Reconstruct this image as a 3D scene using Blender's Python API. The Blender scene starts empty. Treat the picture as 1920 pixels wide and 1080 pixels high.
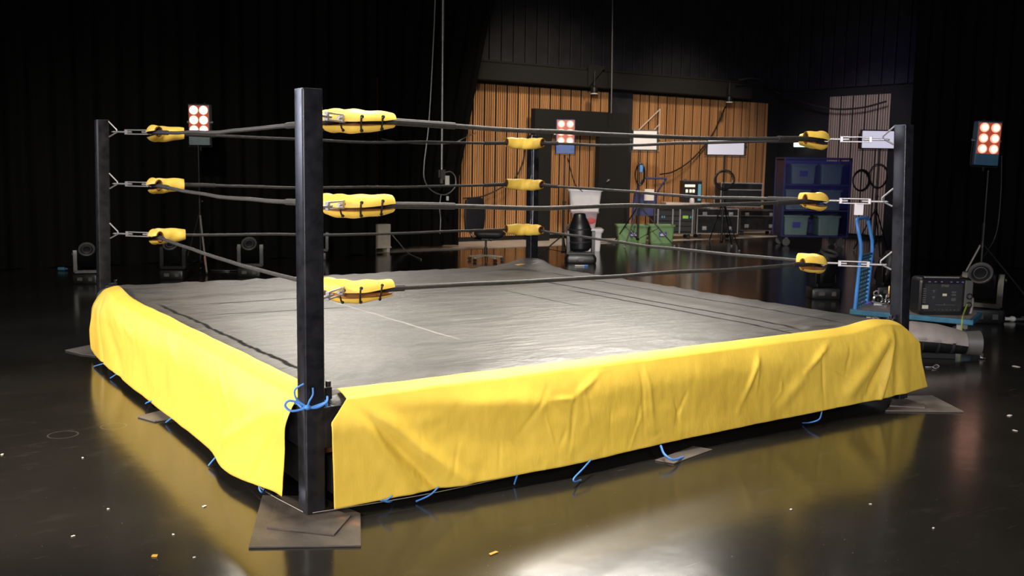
import bpy, bmesh, math, random
from mathutils import Vector, Matrix, noise
random.seed(7)
PI = math.pi
C = bpy.context.scene.collection
sc = bpy.context.scene

# ------------------------------------------------------------------ camera
CAM = Vector((-1.756, -4.274, 1.684)); FPX = 1865.5
D = Vector((0.55816, 0.82040, -0.12408)).normalized()
Rt = Vector((0.82783, -0.56075, 0.01631)); Rt = (Rt - D*Rt.dot(D)).normalized()
Up = Rt.cross(D)
cam_d = bpy.data.cameras.new('camera'); cam = bpy.data.objects.new('camera', cam_d); C.objects.link(cam)
m = Matrix((Rt, Up, -D)).transposed().to_4x4(); m.translation = CAM
cam.matrix_world = m
cam_d.sensor_width = 36; cam_d.lens = FPX/1920*36; cam_d.clip_end = 200
cam_d.dof.use_dof = True; cam_d.dof.focus_distance = 5.6; cam_d.dof.aperture_fstop = 5.0
sc.camera = cam

def ray(px, py): return D + Rt*((px-960)/FPX) - Up*((py-540)/FPX)
def G(px, py, z=0.0):                      # where a sight line meets the level z
    v = ray(px, py); return CAM + v*((z-CAM.z)/v.z)
def PY(px, py, y):
    v = ray(px, py); return CAM + v*((y-CAM.y)/v.y)
def PX(px, py, x):
    v = ray(px, py); return CAM + v*((x-CAM.x)/v.x)
FACE = math.atan2(Rt.y, Rt.x)              # a thing turned this way shows its front (-y) to the viewer

# ------------------------------------------------------------------ materials
def mat(name, col, rough=.5, metal=0, emit=None, es=0, spec=.5, alpha=1, trans=0, sheen=0):
    M = bpy.data.materials.new(name); M.use_nodes = True
    b = M.node_tree.nodes['Principled BSDF']
    b.inputs['Base Color'].default_value = (*col, 1); b.inputs['Roughness'].default_value = rough
    b.inputs['Metallic'].default_value = metal; b.inputs['Specular IOR Level'].default_value = spec
    if emit: b.inputs['Emission Color'].default_value = (*emit, 1); b.inputs['Emission Strength'].default_value = es
    b.inputs['Alpha'].default_value = alpha; b.inputs['Transmission Weight'].default_value = trans
    b.inputs['Sheen Weight'].default_value = sheen
    return M
class NT:
    def __init__(s, M): s.t = M.node_tree; s.b = s.t.nodes['Principled BSDF']
    def n(s, kind, **kw):
        x = s.t.nodes.new(kind)
        for k, v in kw.items(): setattr(x, k, v)
        return x
    def l(s, a, b): s.t.links.new(a, b)
    def val(s, sock, v):
        if hasattr(v, 'default_value') or hasattr(v, 'links'): s.l(v, sock)
        else: sock.default_value = v
    def math(s, op, a, b=0.0, c=0.0, clamp=False):
        x = s.n('ShaderNodeMath', operation=op, use_clamp=clamp)
        s.val(x.inputs[0], a); s.val(x.inputs[1], b); s.val(x.inputs[2], c); return x.outputs[0]
    def co(s, which='Object', scale=(1,1,1), rot=(0,0,0)):
        t = s.n('ShaderNodeTexCoord'); mp = s.n('ShaderNodeMapping'); s.l(t.outputs[which], mp.inputs[0])
        mp.inputs['Scale'].default_value = scale; mp.inputs['Rotation'].default_value = rot; return mp.outputs[0]
    def noise(s, vec, scale, detail=3, rough=.55):
        x = s.n('ShaderNodeTexNoise'); s.l(vec, x.inputs['Vector']); x.inputs['Scale'].default_value = scale
        x.inputs['Detail'].default_value = detail; x.inputs['Roughness'].default_value = rough; return x.outputs[0]
    def ramp(s, f, stops):
        x = s.n('ShaderNodeValToRGB'); s.l(f, x.inputs[0]); e = x.color_ramp.elements
        while len(e) < len(stops): e.new(.5)
        for el, (p, c) in zip(e, stops): el.position = p; el.color = (*c, 1) if len(c) == 3 else c
        return x.outputs[0]
    def mix(s, f, a, b):
        x = s.n('ShaderNodeMix', data_type='RGBA'); s.val(x.inputs[0], f); s.val(x.inputs[6], a if not isinstance(a, tuple) else (*a, 1)); s.val(x.inputs[7], b if not isinstance(b, tuple) else (*b, 1)); return x.outputs[2]
    def bump(s, h, strength=.3, dist=.01):
        x = s.n('ShaderNodeBump'); s.l(h, x.inputs['Height']); x.inputs['Strength'].default_value = strength; x.inputs['Distance'].default_value = dist
        s.l(x.outputs[0], s.b.inputs['Normal']); return x
def mottled(M, scale=8, amt=.35, bump=0, rvar=.1):       # gentle procedural wear over a plain paint
    t = NT(M); v = t.co(); f = t.noise(v, scale, 4)
    c = M.node_tree.nodes['Principled BSDF'].inputs['Base Color'].default_value[:3]
    t.l(t.ramp(f, [(.3, tuple(x*(1-amt) for x in c)), (.75, tuple(min(1, x*(1+amt)) for x in c))]), t.b.inputs['Base Color'])
    r = t.b.inputs['Roughness'].default_value
    t.l(t.math('MULTIPLY_ADD', f, rvar*2, r-rvar), t.b.inputs['Roughness'])
    if bump: t.bump(t.noise(v, scale*6, 3), bump, .004)
    return M

K = {}
def floor_mat():
    M = mat('stage_floor_vinyl', (.02,.019,.017), .16, spec=.45); t = NT(M)
    v = t.co()
    big = t.noise(v, .7, 4); fine = t.noise(v, 26, 4, .7)
    s1 = t.noise(t.co(scale=(1.6, 70, 1), rot=(0,0,.6)), 1.3, 2)
    s2 = t.noise(t.co(scale=(2.2, 90, 1), rot=(0,0,-.9)), 1.1, 2)
    sp = t.noise(v, 90, 1, .4)
    scr = t.math('MAXIMUM', t.math('MULTIPLY', t.math('SUBTRACT', s1, .70), 9, clamp=True), t.math('MULTIPLY', t.math('SUBTRACT', s2, .72), 9, clamp=True))
    gate = t.math('MULTIPLY', t.math('SUBTRACT', t.noise(v, 1.9, 2), .5), 5, clamp=True)
    scr = t.math('MULTIPLY', scr, gate)
    dust = t.math('MULTIPLY', t.math('SUBTRACT', t.noise(t.co(scale=(1,2.2,1), rot=(0,0,.3)), 3.2, 8, .72), .56), 3.2, clamp=True)
    spk = t.math('MULTIPLY', t.math('SUBTRACT', sp, .765), 12, clamp=True)
    # worn circles left on the floor
    tc = t.n('ShaderNodeTexCoord'); rings = None
    for (px, py, r) in ((118,815,.085), (213,799,.075)):
        g = G(px, py)
        dn = t.n('ShaderNodeVectorMath', operation='DISTANCE'); t.l(tc.outputs['Object'], dn.inputs[0]); dn.inputs[1].default_value = (g.x, g.y, 0)
        q = t.math('SUBTRACT', 1, t.math('DIVIDE', t.math('ABSOLUTE', t.math('SUBTRACT', dn.outputs['Value'], r)), .007), clamp=True)
        rings = q if rings is None else t.math('MAXIMUM', rings, q)
    mark = t.math('MAXIMUM', t.math('MULTIPLY', scr, .75), t.math('MAXIMUM', t.math('MAXIMUM', t.math('MULTIPLY', rings, .18), t.math('MULTIPLY', dust, .07)), t.math('MULTIPLY', spk, .6)))
    base = t.ramp(big, [(.3, (.010,.0092,.008)), (.75, (.020,.0184,.016))])
    base = t.mix(t.math('MULTIPLY', fine, .2), base, (.028,.026,.023))
    t.l(t.mix(mark, base, (.30,.28,.25)), t.b.inputs['Base Color'])
    rr = t.math('ADD', t.math('MULTIPLY_ADD', big, .09, .085), t.math('MULTIPLY', fine, .05))
    t.l(t.math('ADD', rr, t.math('MULTIPLY', mark, .4)), t.b.inputs['Roughness'])
    t.bump(t.noise(v, 5, 2), .06, .01)
    return M
K['floor'] = floor_mat()
K['concrete'] = mottled(mat('pale_concrete', (.56,.49,.43), .6), 3, .2)
def mat_cover():
    M = mat('mat_vinyl', (.06,.058,.053), .38, spec=.55); t = NT(M); v = t.co()
    sx = t.n('ShaderNodeSeparateXYZ'); t.l(v, sx.inputs[0]); X, Y = sx.outputs[0], sx.outputs[1]
    wob = t.math('MULTIPLY', t.math('SUBTRACT', t.noise(v, 3, 2), .5), .045)
    def line(axis, oth, x0, w, lo, hi, slope=0):
        q = t.math('ADD', t.math('SUBTRACT', axis, x0), wob)
        if slope: q = t.math('ADD', q, t.math('MULTIPLY', oth, slope))
        a = t.math('SUBTRACT', 1, t.math('DIVIDE', t.math('ABSOLUTE', q), w), clamp=True)
        a = t.math('MULTIPLY', a, 1.8, clamp=True)
        g = t.math('MULTIPLY', t.math('MULTIPLY', t.math('SUBTRACT', oth, lo), 4, clamp=True), t.math('MULTIPLY', t.math('SUBTRACT', hi, oth), 4, clamp=True))
        return t.math('MULTIPLY', a, g)
    dark = None
    for a in ((X, Y, .23, .021, .35, 3.5), (X, Y, 3.54, .021, -.2, 2.75), (X, Y, 3.72, .024, .1, 3.6), (X, Y, 4.22, .02, .1, 4.0), (X, Y, 3.02, .012, 1.7, 3.0),
              (Y, X, 3.2, .02, .35, 1.6, .0), (Y, X, 2.7, .017, .25, 1.5, .1)):
        q = line(*a); dark = q if dark is None else t.math('MAXIMUM', dark, q)
    light = line(X, Y, 1.43, .011, .9, 3.0)
    big = t.noise(v, 1.3, 5, .6); str_ = t.noise(t.co(scale=(1,6,1), rot=(0,0,.5)), 2.5, 4, .65)
    base = t.ramp(t.math('MULTIPLY_ADD', str_, .5, t.math('MULTIPLY', big, .5)), [(.33, (.036,.0345,.032)), (.68, (.090,.086,.079))])
    base = t.mix(dark, base, (.008,.0075,.007)); base = t.mix(t.math('MULTIPLY', light, .5), base, (.4,.38,.35))
    t.l(base, t.b.inputs['Base Color'])
    t.l(t.math('ADD', t.math('MULTIPLY_ADD', str_, .26, .30), t.math('MULTIPLY', dark, .3)), t.b.inputs['Roughness'])
    t.l(t.math('MULTIPLY', t.math('SUBTRACT', 1, t.math('MULTIPLY', dark, .9)), .5), t.b.inputs['Specular IOR Level'])
    h = t.math('ADD', t.math('MULTIPLY', t.noise(t.co(scale=(1,3.5,1), rot=(0,0,.4)), 4.5, 3), .7), t.math('MULTIPLY', t.noise(v, 18, 3), .15))
    t.bump(h, .36, .035)
    return M
K['mat'] = mat_cover()
def yellow(name, col, rough=.5):
    M = mat(name, col, rough, spec=.35); t = NT(M); v = t.co()
    f = t.noise(v, 3.5, 5, .6)
    t.l(t.ramp(f, [(.3, tuple(c*.86 for c in col)), (.7, col)]), t.b.inputs['Base Color'])
    h = t.math('ADD', t.noise(t.co(scale=(3,3,1)), 5, 5, .65), t.math('MULTIPLY', t.noise(v, 260, 2), .05))
    t.bump(h, .32, .012); return M
K['skirt'] = yellow('yellow_tarp', (.82,.565,.075))
K['pad'] = yellow('yellow_pad_vinyl', (.88,.60,.10), .45)
K['lining'] = mat('orange_lining', (.30,.11,.02), .7)
K['post'] = mottled(mat('black_steel_paint', (.012,.012,.0155), .30), 14, .5, .05)
K['black'] = mottled(mat('black_plastic', (.0085,.0085,.009), .38), 10, .3)
K['blackm'] = mat('matte_black', (.0045,.0045,.0045), .75)
K['rope'] = mottled(mat('black_rope_sleeve', (.033,.031,.029), .52), 30, .4)
K['tape'] = mottled(mat('black_gaffer_wrap', (.022,.020,.019), .65), 40, .5, .5)
K['steel'] = mat('zinc_steel', (.40,.39,.40), .45, .7)
K['chrome'] = mat('bright_steel', (.75,.74,.73), .2, 1)
K['brass'] = mat('brass', (.65,.42,.16), .3, 1)
K['rust'] = None
def rust():
    M = mat('worn_board', (.14,.11,.09), .55); t = NT(M); v = t.co('Generated')
    f = t.noise(v, 4, 5, .65); g = t.noise(v, 2.2, 2)
    c = t.ramp(f, [(.3, (.024,.020,.017)), (.7, (.085,.068,.056))])
    t.l(t.mix(t.math('MULTIPLY', t.math('SUBTRACT', g, .62), 8, clamp=True), c, (.36,.12,.04)), t.b.inputs['Base Color'])
    t.bump(t.noise(v, 60, 2), .3, .003); return M
K['rust'] = rust()
K['board'] = mottled(mat('grey_board', (.115,.098,.085), .6), 6, .3)
K['brown'] = mottled(mat('brown_plywood', (.14,.05,.02), .6), 6, .4)
K['bluecord'] = mat('blue_cord', (.06,.22,.60), .6)
def velvet():
    M = mat('black_stage_cloth', (.006,.006,.0058), .9, spec=.12, sheen=.0); t = NT(M); v = t.co(scale=(1,1,.12))
    f = t.noise(v, 2.2, 4); t.l(t.ramp(f, [(.35, (.003,.003,.0029)), (.75, (.0064,.0064,.0061))]), t.b.inputs['Base Color']); return M
K['curtain'] = velvet()
def wood(name, a, b_):
    M = mat(name, a, .5, spec=.35); t = NT(M)
    f = t.noise(t.co(scale=(14,14,.35)), 2.0, 4, .6); g = t.noise(t.co(scale=(1,1,.02)), 9, 2)
    c = t.ramp(t.math('MULTIPLY_ADD', g, .6, t.math('MULTIPLY', f, .4)), [(.34, a), (.66, b_)])
    t.l(c, t.b.inputs['Base Color']); return M
K['wood'] = wood('oak_slats', (.31,.14,.055), (.66,.335,.135))
K['woodgrey'] = wood('greyed_slats', (.30,.22,.17), (.52,.40,.31))
K['wallback'] = mat('wall_black', (.005,.0047,.0044), .8)
K['navy'] = mottled(mat('black_acoustic_panel', (.013,.013,.018), .6), 3, .3)
K['ceil'] = mat('black_ceiling', (.006,.006,.006), .9)
K['teal'] = mottled(mat('teal_housing', (.055,.16,.24), .4), 6, .2)
K['bluehouse'] = mottled(mat('blue_housing', (.02,.09,.36), .4), 6, .2)
K['greyteal'] = mottled(mat('grey_green_housing', (.17,.23,.25), .4), 6, .2)
def lamp(name, core, edge, s):
    M = mat(name, (.5,.2,.15), .3); t = NT(M); tc = t.n('ShaderNodeTexCoord')
    d = t.n('ShaderNodeVectorMath', operation='DISTANCE'); t.l(tc.outputs['Generated'], d.inputs[0]); d.inputs[1].default_value = (.5,.0,.5)
    t.l(t.ramp(d.outputs['Value'], [(.20, core), (.40, edge), (.52, tuple(c*.5 for c in edge))]), t.b.inputs['Emission Color']); t.b.inputs['Emission Strength'].default_value = s; return M
K['lamp_hot'] = lamp('hot_lamp', (1,.58,.48), (.75,.34,.25), 8.0)
K['lamp_warm'] = lamp('warm_lamp', (1,.56,.42), (.60,.27,.18), 3.6)
K['lampgap'] = mat('warm_reflector', (.3,.05,.02), .4, emit=(1,.16,.08), es=.28)
K['panelw'] = mat('white_diffuser', (.75,.73,.80), .5, emit=(.83,.80,1), es=.25)  # panel is off; faint emission stands in for light on the diffuser
K['panelw3'] = mat('glow_white_diffuser', (.75,.73,.80), .5, emit=(.83,.80,1), es=.6)  # same unlit diffuser, stronger emission replaces the light it misses
K['panelw2'] = mat('cream_diffuser', (.75,.72,.70), .5, emit=(1,.93,.90), es=.05)  # also unlit, a trace of emission imitates light on it
K['troll'] = mottled(mat('blue_trolley_paint', (.025,.14,.23), .4), 8, .25)
K['trollbright'] = mottled(mat('bright_blue_tube', (.06,.26,.70), .35), 8, .15)
K['deck'] = mottled(mat('grey_deck', (.26,.23,.22), .6), 8, .2)
K['darkblue'] = mottled(mat('dark_blue_paint', (.018,.020,.11), .4), 8, .25)
K['rubber'] = mat('rubber', (.014,.013,.012), .7)
K['lens'] = mat('lens_glass', (.012,.014,.016), .3, spec=.4)
K['ringgrey'] = mat('grey_lens_ring', (.075,.072,.07), .5)
K['greyshell'] = mottled(mat('grey_shell', (.23,.20,.19), .45), 7, .2)
K['label'] = mat('white_label', (.7,.68,.63), .6)
K['labelbeige'] = mat('beige_label', (.55,.50,.40), .6)
K['whitep'] = mottled(mat('white_tub_plastic', (.72,.68,.70), .4), 4, .08)
K['clearp'] = mottled(mat('milky_tub_plastic', (.42,.33,.35), .35), 5, .2)
K['red'] = mottled(mat('red_contents', (.5,.06,.05), .5), 4, .3)
K['greenp'] = mottled(mat('green_crate_plastic', (.15,.27,.11), .45), 4, .15)
K['tealbin'] = mottled(mat('grey_green_bin', (.10,.16,.155), .5), 4, .15)
K['cagefilm'] = mat('blue_film', (.05,.05,.26), .3, alpha=.16)
K['lblue'] = mat('blue_sticker', (.03,.03,.22), .5)
K['screen'] = mat('green_screen', (.1,.2,.02), .4, emit=(.35,.75,.12), es=.35)
K['cyan'] = mat('cyan_strip', (.1,.3,.4), .4, emit=(.25,.6,.9), es=.12)
K['glowwarm'] = mat('warm_glow', (.6,.5,.4), .4, emit=(1,.8,.6), es=1.0)
K['exit'] = mat('exit_glow', (.8,1,.9), .4, emit=(.72,1,.90), es=2.2)
K['exitgreen'] = mat('exit_green', (0,.3,.12), .4, emit=(.1,.75,.45), es=1.2)
K['purple'] = mat('purple_tape', (.20,.13,.55), .4)
K['orange'] = mat('orange_tape', (.7,.12,.02), .5)
K['gold'] = mat('gold_foil', (.65,.36,.05), .35, .3)
K['whitebit'] = mat('white_scrap', (.6,.57,.52), .7)
K['mesh'] = mottled(mat('black_mesh', (.013,.013,.015), .6), 20, .3)
K['palegrey'] = mottled(mat('pale_card', (.62,.54,.46), .7), 5, .2)
K['pale'] = mottled(mat('pale_plank', (.55,.47,.40), .5), 6, .15)
K['yellowgreen'] = mat('yellow_green_wire', (.30,.36,.05), .5)
K['alu'] = mat('aluminium_edge', (.42,.41,.42), .4, .7)
K['greyleg'] = mat('grey_tube', (.36,.33,.30), .4, .3)

# ------------------------------------------------------------------ mesh builder
class MB:
    def __init__(s): s.b = bmesh.new()
    def box(s, c, d, rz=0, M=None):
        T = Matrix.Translation(Vector(c)) @ Matrix.Rotation(rz, 4, 'Z') @ Matrix.Diagonal((*d, 1))
        if M: T = M @ T
        bmesh.ops.create_cube(s.b, size=1, matrix=T); return s
    def cyl(s, a, b, r, r2=None, n=16, cap=True):
        a, b = Vector(a), Vector(b); v = b-a
        T = Matrix.Translation((a+b)/2) @ v.to_track_quat('Z', 'Y').to_matrix().to_4x4()
        bmesh.ops.create_cone(s.b, cap_ends=cap, segments=n, radius1=r, radius2=r if r2 is None else r2, depth=v.length, matrix=T); return s
    def ball(s, c, r, sc_=(1,1,1), n=12):
        bmesh.ops.create_uvsphere(s.b, u_segments=n*2, v_segments=n, radius=r, matrix=Matrix.Translation(Vector(c)) @ Matrix.Diagonal((*sc_, 1))); return s
    def tube(s, pts, r, n=8, closed=False, cap=True):
        pts = [Vector(p) for p in pts]; N = len(pts); rings = []; up = None
        for i, p in enumerate(pts):
            if closed: t = pts[(i+1) % N]-pts[i-1]
            else: t = pts[min(i+1, N-1)]-pts[max(i-1, 0)]
            t.normalize()
            if up is None: up = Vector((0,0,1)) if abs(t.z) < .9 else Vector((1,0,0))
            x = up - t*up.dot(t); x.normalize(); up = x; y = t.cross(x)
            rr = r(i/(N-1)) if callable(r) else r
            rings.append([s.b.verts.new(p + (x*math.cos(2*PI*k/n)+y*math.sin(2*PI*k/n))*rr) for k in range(n)])
        for i in range(N if closed else N-1):
            A, B = rings[i], rings[(i+1) % N]
            for k in range(n): s.b.faces.new((A[k], A[(k+1) % n], B[(k+1) % n], B[k]))
        if cap and not closed: s.b.faces.new(rings[0][::-1]); s.b.faces.new(rings[-1])
        return s
    def lathe(s, prof, n=24, M=None, ring=False):           # profile (radius, z) about z
        M = M or Matrix(); rings = []
        for (r, z) in prof:
            rings.append([s.b.verts.new(M @ Vector((r*math.cos(2*PI*k/n), r*math.sin(2*PI*k/n), z))) for k in range(n)])
        for A, B in zip(rings, rings[1:]):
            for k in range(n): s.b.faces.new((A[k], A[(k+1) % n], B[(k+1) % n], B[k]))
        if len(prof) > 2 and ring:
            for k in range(n): s.b.faces.new((rings[-1][k], rings[-1][(k+1) % n], rings[0][(k+1) % n], rings[0][k]))
            return s
        if prof[0][0] > 1e-4: s.b.faces.new(rings[0][::-1])
        if prof[-1][0] > 1e-4: s.b.faces.new(rings[-1])
        return s
    def prism(s, poly, z0, z1, M=None):
        M = M or Matrix()
        A = [s.b.verts.new(M @ Vector((x, y, z0))) for x, y in poly]; B = [s.b.verts.new(M @ Vector((x, y, z1))) for x, y in poly]
        n = len(poly); s.b.faces.new(A[::-1]); s.b.faces.new(B)
        for k in range(n): s.b.faces.new((A[k], A[(k+1) % n], B[(k+1) % n], B[k]))
        return s
    def loft(s, loops, cap=True):
        R = [[s.b.verts.new(Vector(p)) for p in L] for L in loops]; n = len(R[0])
        for A, B in zip(R, R[1:]):
            for k in range(n): s.b.faces.new((A[k], A[(k+1) % n], B[(k+1) % n], B[k]))
        if cap: s.b.faces.new(R[0][::-1]); s.b.faces.new(R[-1])
        return s
    def grid(s, f, nu, nv, closed=False):
        V = [[s.b.verts.new(Vector(f(i/nu, j/nv))) for j in range(nv+1)] for i in range(nu+1)]
        for i in range(nu):
            for j in range(nv): s.b.faces.new((V[i][j], V[i+1][j], V[i+1][j+1], V[i][j+1]))
        return s
    def obj(s, name, m, parent=None, smooth=True, bevel=0, seg=2, angle=.6):
        bmesh.ops.recalc_face_normals(s.b, faces=s.b.faces)
        me = bpy.data.meshes.new(name); s.b.to_mesh(me); s.b.free()
        o = bpy.data.objects.new(name, me); C.objects.link(o); me.materials.append(K[m] if isinstance(m, str) else m)
        if parent: o.parent = parent
        if smooth:
            for p in me.polygons: p.use_smooth = True
            me.set_sharp_from_angle(angle=angle)
        if bevel:
            md = o.modifiers.new('bevel', 'BEVEL'); md.width = bevel; md.segments = seg; md.limit_method = 'ANGLE'; md.angle_limit = .7
        return o
def rbox(w, d, r, n=5):                                        # rounded rectangle outline
    out = []
    for cx, cy, a0 in ((w/2-r, d/2-r, 0), (-w/2+r, d/2-r, PI/2), (-w/2+r, -d/2+r, PI), (w/2-r, -d/2+r, 1.5*PI)):
        for k in range(n+1): a = a0 + PI/2*k/n; out.append((cx+r*math.cos(a), cy+r*math.sin(a)))
    return out
def tag(o, label=None, cat=None, group=None, kind=None):
    if label: o['label'] = label
    if cat: o['category'] = cat
    if group: o['group'] = group
    if kind: o['kind'] = kind
    return o
def thing(name, label, cat, loc=(0,0,0), rz=0, group=None, rx=0, ry=0):
    o = bpy.data.objects.new(name, None); C.objects.link(o); o.empty_display_size = .1
    o.location = loc; o.rotation_euler = (rx, ry, rz); return tag(o, label, cat, group)
def dup(root, label, loc=None, rz=None, group=None):
    r = root.copy(); C.objects.link(r)
    if loc is not None: r.location = loc
    if rz is not None: r.rotation_euler = (0, 0, rz)
    r['label'] = label
    if group: r['group'] = group
    for ch in list(root.children):
        c = ch.copy(); C.objects.link(c); c.parent = r
        for g in list(ch.children): d = g.copy(); C.objects.link(d); d.parent = c
    return r
def struct(name, mb, m, label=None, **kw):
    o = mb.obj(name, m, **kw); o['kind'] = 'structure'
    if label: o['label'] = label
    return o
def text(body, size, m, parent, M, name='lettering', ext=.0008):
    cu = bpy.data.curves.new(name, 'FONT'); cu.body = body; cu.size = size; cu.extrude = ext; cu.align_x = 'CENTER'; cu.align_y = 'CENTER'
    t = bpy.data.objects.new(name, cu); C.objects.link(t); bpy.context.view_layer.update()
    me = bpy.data.meshes.new_from_object(t); bpy.data.objects.remove(t); me.transform(M)
    o = bpy.data.objects.new(name, me); C.objects.link(o); me.materials.clear(); me.materials.append(K[m]); o.parent = parent; return o
FRONT = Matrix.Rotation(PI/2, 4, 'X')                            # lettering standing up, readable from -y
def arc(c, r, a0, a1, n, plane='xz', ry=None):
    ry = ry or r; out = []
    for k in range(n+1):
        a = a0+(a1-a0)*k/n; x, y = r*math.cos(a), ry*math.sin(a)
        out.append(Vector(c) + (Vector((x,0,y)) if plane == 'xz' else Vector((x,y,0)) if plane == 'xy' else Vector((0,x,y))))
    return out
def bez(pts, n=24):                                              # smooth curve through points (Catmull-Rom)
    P = [Vector(p) for p in pts]; P = [P[0]*2-P[1]] + P + [P[-1]*2-P[-2]]; out = []
    seg = len(P)-3; per = max(2, n//seg)
    for i in range(seg):
        a, b, c, d = P[i:i+4]
        for k in range(per):
            t = k/per; out.append(.5*((2*b)+(c-a)*t+(2*a-5*b+4*c-d)*t*t+(3*b-a-3*c+d)*t**3))
    out.append(P[-2]); return out

# ------------------------------------------------------------------ the hall
b = MB(); b.box((4, 1.15, -.05), (40, 22.3, .1)); struct('floor', b, 'floor', 'black glossy vinyl stage floor with scuffs and scratches', smooth=False)
b = MB(); b.box((8, 13.25, -.053), (48, 1.9, .1)); b.box((24.5, 4, -.053), (1, 16.6, .1)); struct('floor', b, 'concrete', 'pale bare floor strip along the wooden wall', smooth=False)
b = MB(); b.box((4, 12.30, .002), (40, .05, .006)); struct('trim_1', b, 'alu', 'edge strip where the black floor ends', smooth=False)

def slats(name, x0, x1, z0, z1, m, panel=.29, n=5, label=None, horizontal_axis='x', at=13.95, flip=-1):
    b = MB(); x = x0; i = 0
    while x < x1-.02:
        w = min(panel, x1-x); pw = (w-.026)/n
        for k in range(n):
            c = x+.013+pw*(k+.5); dz = .0
            th = .014+.004*noise.noise((c*7, 1.3, 0))
            if horizontal_axis == 'x': b.box((c, at, (z0+z1)/2), (pw*.62, th, z1-z0))
            else: b.box((at, c, (z0+z1)/2), (th, pw*.62, z1-z0))
        x += panel; i += 1
    return struct(name, b, m, label, smooth=False)
slats('trim_2', 5.5, 13.28, .10, 3.36, 'wood', label='oak slat wall panelling left of the black column')
slats('trim_3', 13.95, 18.7, .10, 3.36, 'wood', label='oak slat wall panelling right of the black column')
slats('trim_4', 10.55, 12.35, .10, 3.48, 'woodgrey', label='greyed slat panelling on the right wall beside the curtain', horizontal_axis='y', at=19.14, panel=.36)
b = MB(); b.box((4, 14.08, 4), (48, .16, 8.2))
struct('wall_back', b, 'wallback', 'black back wall of the hall', smooth=False)
b = MB()
x = 5
while x < 19.1: b.box((x+.15, 13.97, 5.9), (.285, .05, 4.2)); x += .31
struct('trim_5', b, 'navy', 'dark acoustic panels above the oak wall', smooth=False, bevel=.008)
b = MB(); b.box((13.62, 13.93, 1.75), (.66, .12, 3.5)); struct('trim_6', b, 'navy', 'black wall column between the two oak sections', smooth=False)
b = MB(); b.box((11.4, 13.78, 3.60), (12.6, .34, .36)); b.box((11.4, 13.72, 3.82), (12.6, .06, .05))
b.prism([(0,0),(.5,.5),(0,.5)], 0, .06, Matrix.Translation((12.35,13.6,3.4)) @ Matrix.Rotation(PI/2,4,'X'))
struct('trim_7', b, 'wallback', 'black ledge running above the oak panels', smooth=False, bevel=.01)
b = MB(); b.box((19.28, 5, 4), (.16, 18.2, 8.2)); struct('wall_right', b, 'wallback', 'black right wall of the hall', smooth=False)
b = MB(); y = 6.2
while y < 13.8: b.box((19.16, y+.17, 5.85), (.05, .32, 4.3)); y += .36
struct('trim_8', b, 'navy', 'dark acoustic panels high on the right wall', smooth=False, bevel=.008)
b = MB(); b.box((4, 2, 8.1), (48, 26, .1)); struct('ceiling', b, 'ceil', smooth=False)

def curtain(name, label, p0, p1, z0, z1, top_p1=None, seed=0, wave=.32, amp=.07):
    p0, p1 = Vector((*p0, 0)), Vector((*p1, 0)); tp = Vector((*top_p1, 0)) if top_p1 else p1
    L = (p1-p0).length; n = int(L/.035); nv = 26
    def f(u, v):
        zz = z0+(z1-z0)*v; e = p1.lerp(tp, max(0, zz-1.4)/(z1-1.4)); q = p0.lerp(e, u); d = (e-p0).normalized(); nr = Vector((d.y, -d.x, 0))
        s = u*L
        a = math.sin(s/wave*2*PI + 2.2*noise.noise((s*.9, seed, v*.5)))*amp*(.75+.5*noise.noise((s*.7, seed+5, 0)))
        a += .02*noise.noise((s*4, seed+9, v*3))
        q = q + nr*a; q.z = z0+(z1-z0)*v + (.012*math.sin(s*9) if v == 0 else 0); return q
    b = MB(); b.grid(f, n, nv)
    o = b.obj(name, 'curtain', angle=3); return tag(o, label, 'curtain')
curtain('stage_curtain', 'long black stage curtain filling the left background', (-11, 12.2), (6.33, 12.05), .005, 7.2, seed=1)
curtain('stage_curtain', 'black curtain drawn aside in front of the oak wall, behind the hanging pole', (6.72, 12.72), (8.50, 12.72), .05, 7.2, (9.75, 12.72), seed=2, wave=.26)
curtain('stage_curtain', 'black stage curtain closing off the right side of the hall', (15.4, 7.45), (15.3, -7), .006, 7.2, seed=3)

# black portal frame in front of the oak wall
t = thing('portal_frame', 'tall black wooden door portal standing in front of the oak wall', 'door frame', (12.23, 13.62, 0))
b = MB(); b.box((-1.10, 0, 1.40), (.44, .16, 2.80)); b.obj('jamb', 'blackm', t, False, .005)
b = MB(); b.box((.92, 0, 1.40), (.86, .16, 2.80)); b.obj('jamb', 'blackm', t, False, .005)
b = MB(); b.box((0, .002, 2.62), (2.66, .17, .52)); b.obj('lintel', 'blackm', t, False, .005)
b = MB(); b.cyl((.75,-.08,1.35), (.75,-.14,1.35), .012); b.cyl((.75,-.13,1.35), (.68,-.13,1.31), .012); b.obj('handle', 'steel', t)

# ------------------------------------------------------------------ ring: posts
SG = dict(N=(1,1), L=(1,-1), R=(-1,1), F=(-1,-1))
Q = dict(N=(0,0), L=(.0686,4.836), R=(4.699,.0096), F=(4.676,4.768))
LEAN = dict(N=(0,0), L=(.0402,-.0054), R=(-.0426,.0662), F=(-.0134,.007))
APEX = dict(N=[(.376,.376,1.894),(.369,.369,1.466),(.362,.362,1.028)],
            L=[(.475,4.458,1.896),(.467,4.463,1.458),(.465,4.457,1.032)],
            R=[(4.233,.498,1.898),(4.243,.483,1.454),(4.245,.475,.996)],
            F=[(4.385,4.495,1.905),(4.400,4.510,1.474),(4.410,4.515,.992)])
W = .10; H = 2.0
POSTLAB = dict(N='nearest black square steel ring post, blue cord knotted round it', L='black square steel ring post at the left corner',
               R='black square steel ring post at the right corner beside the blue trolley', F='black square steel ring post at the far corner behind the yellow pads')
POSTS = {}
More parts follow.
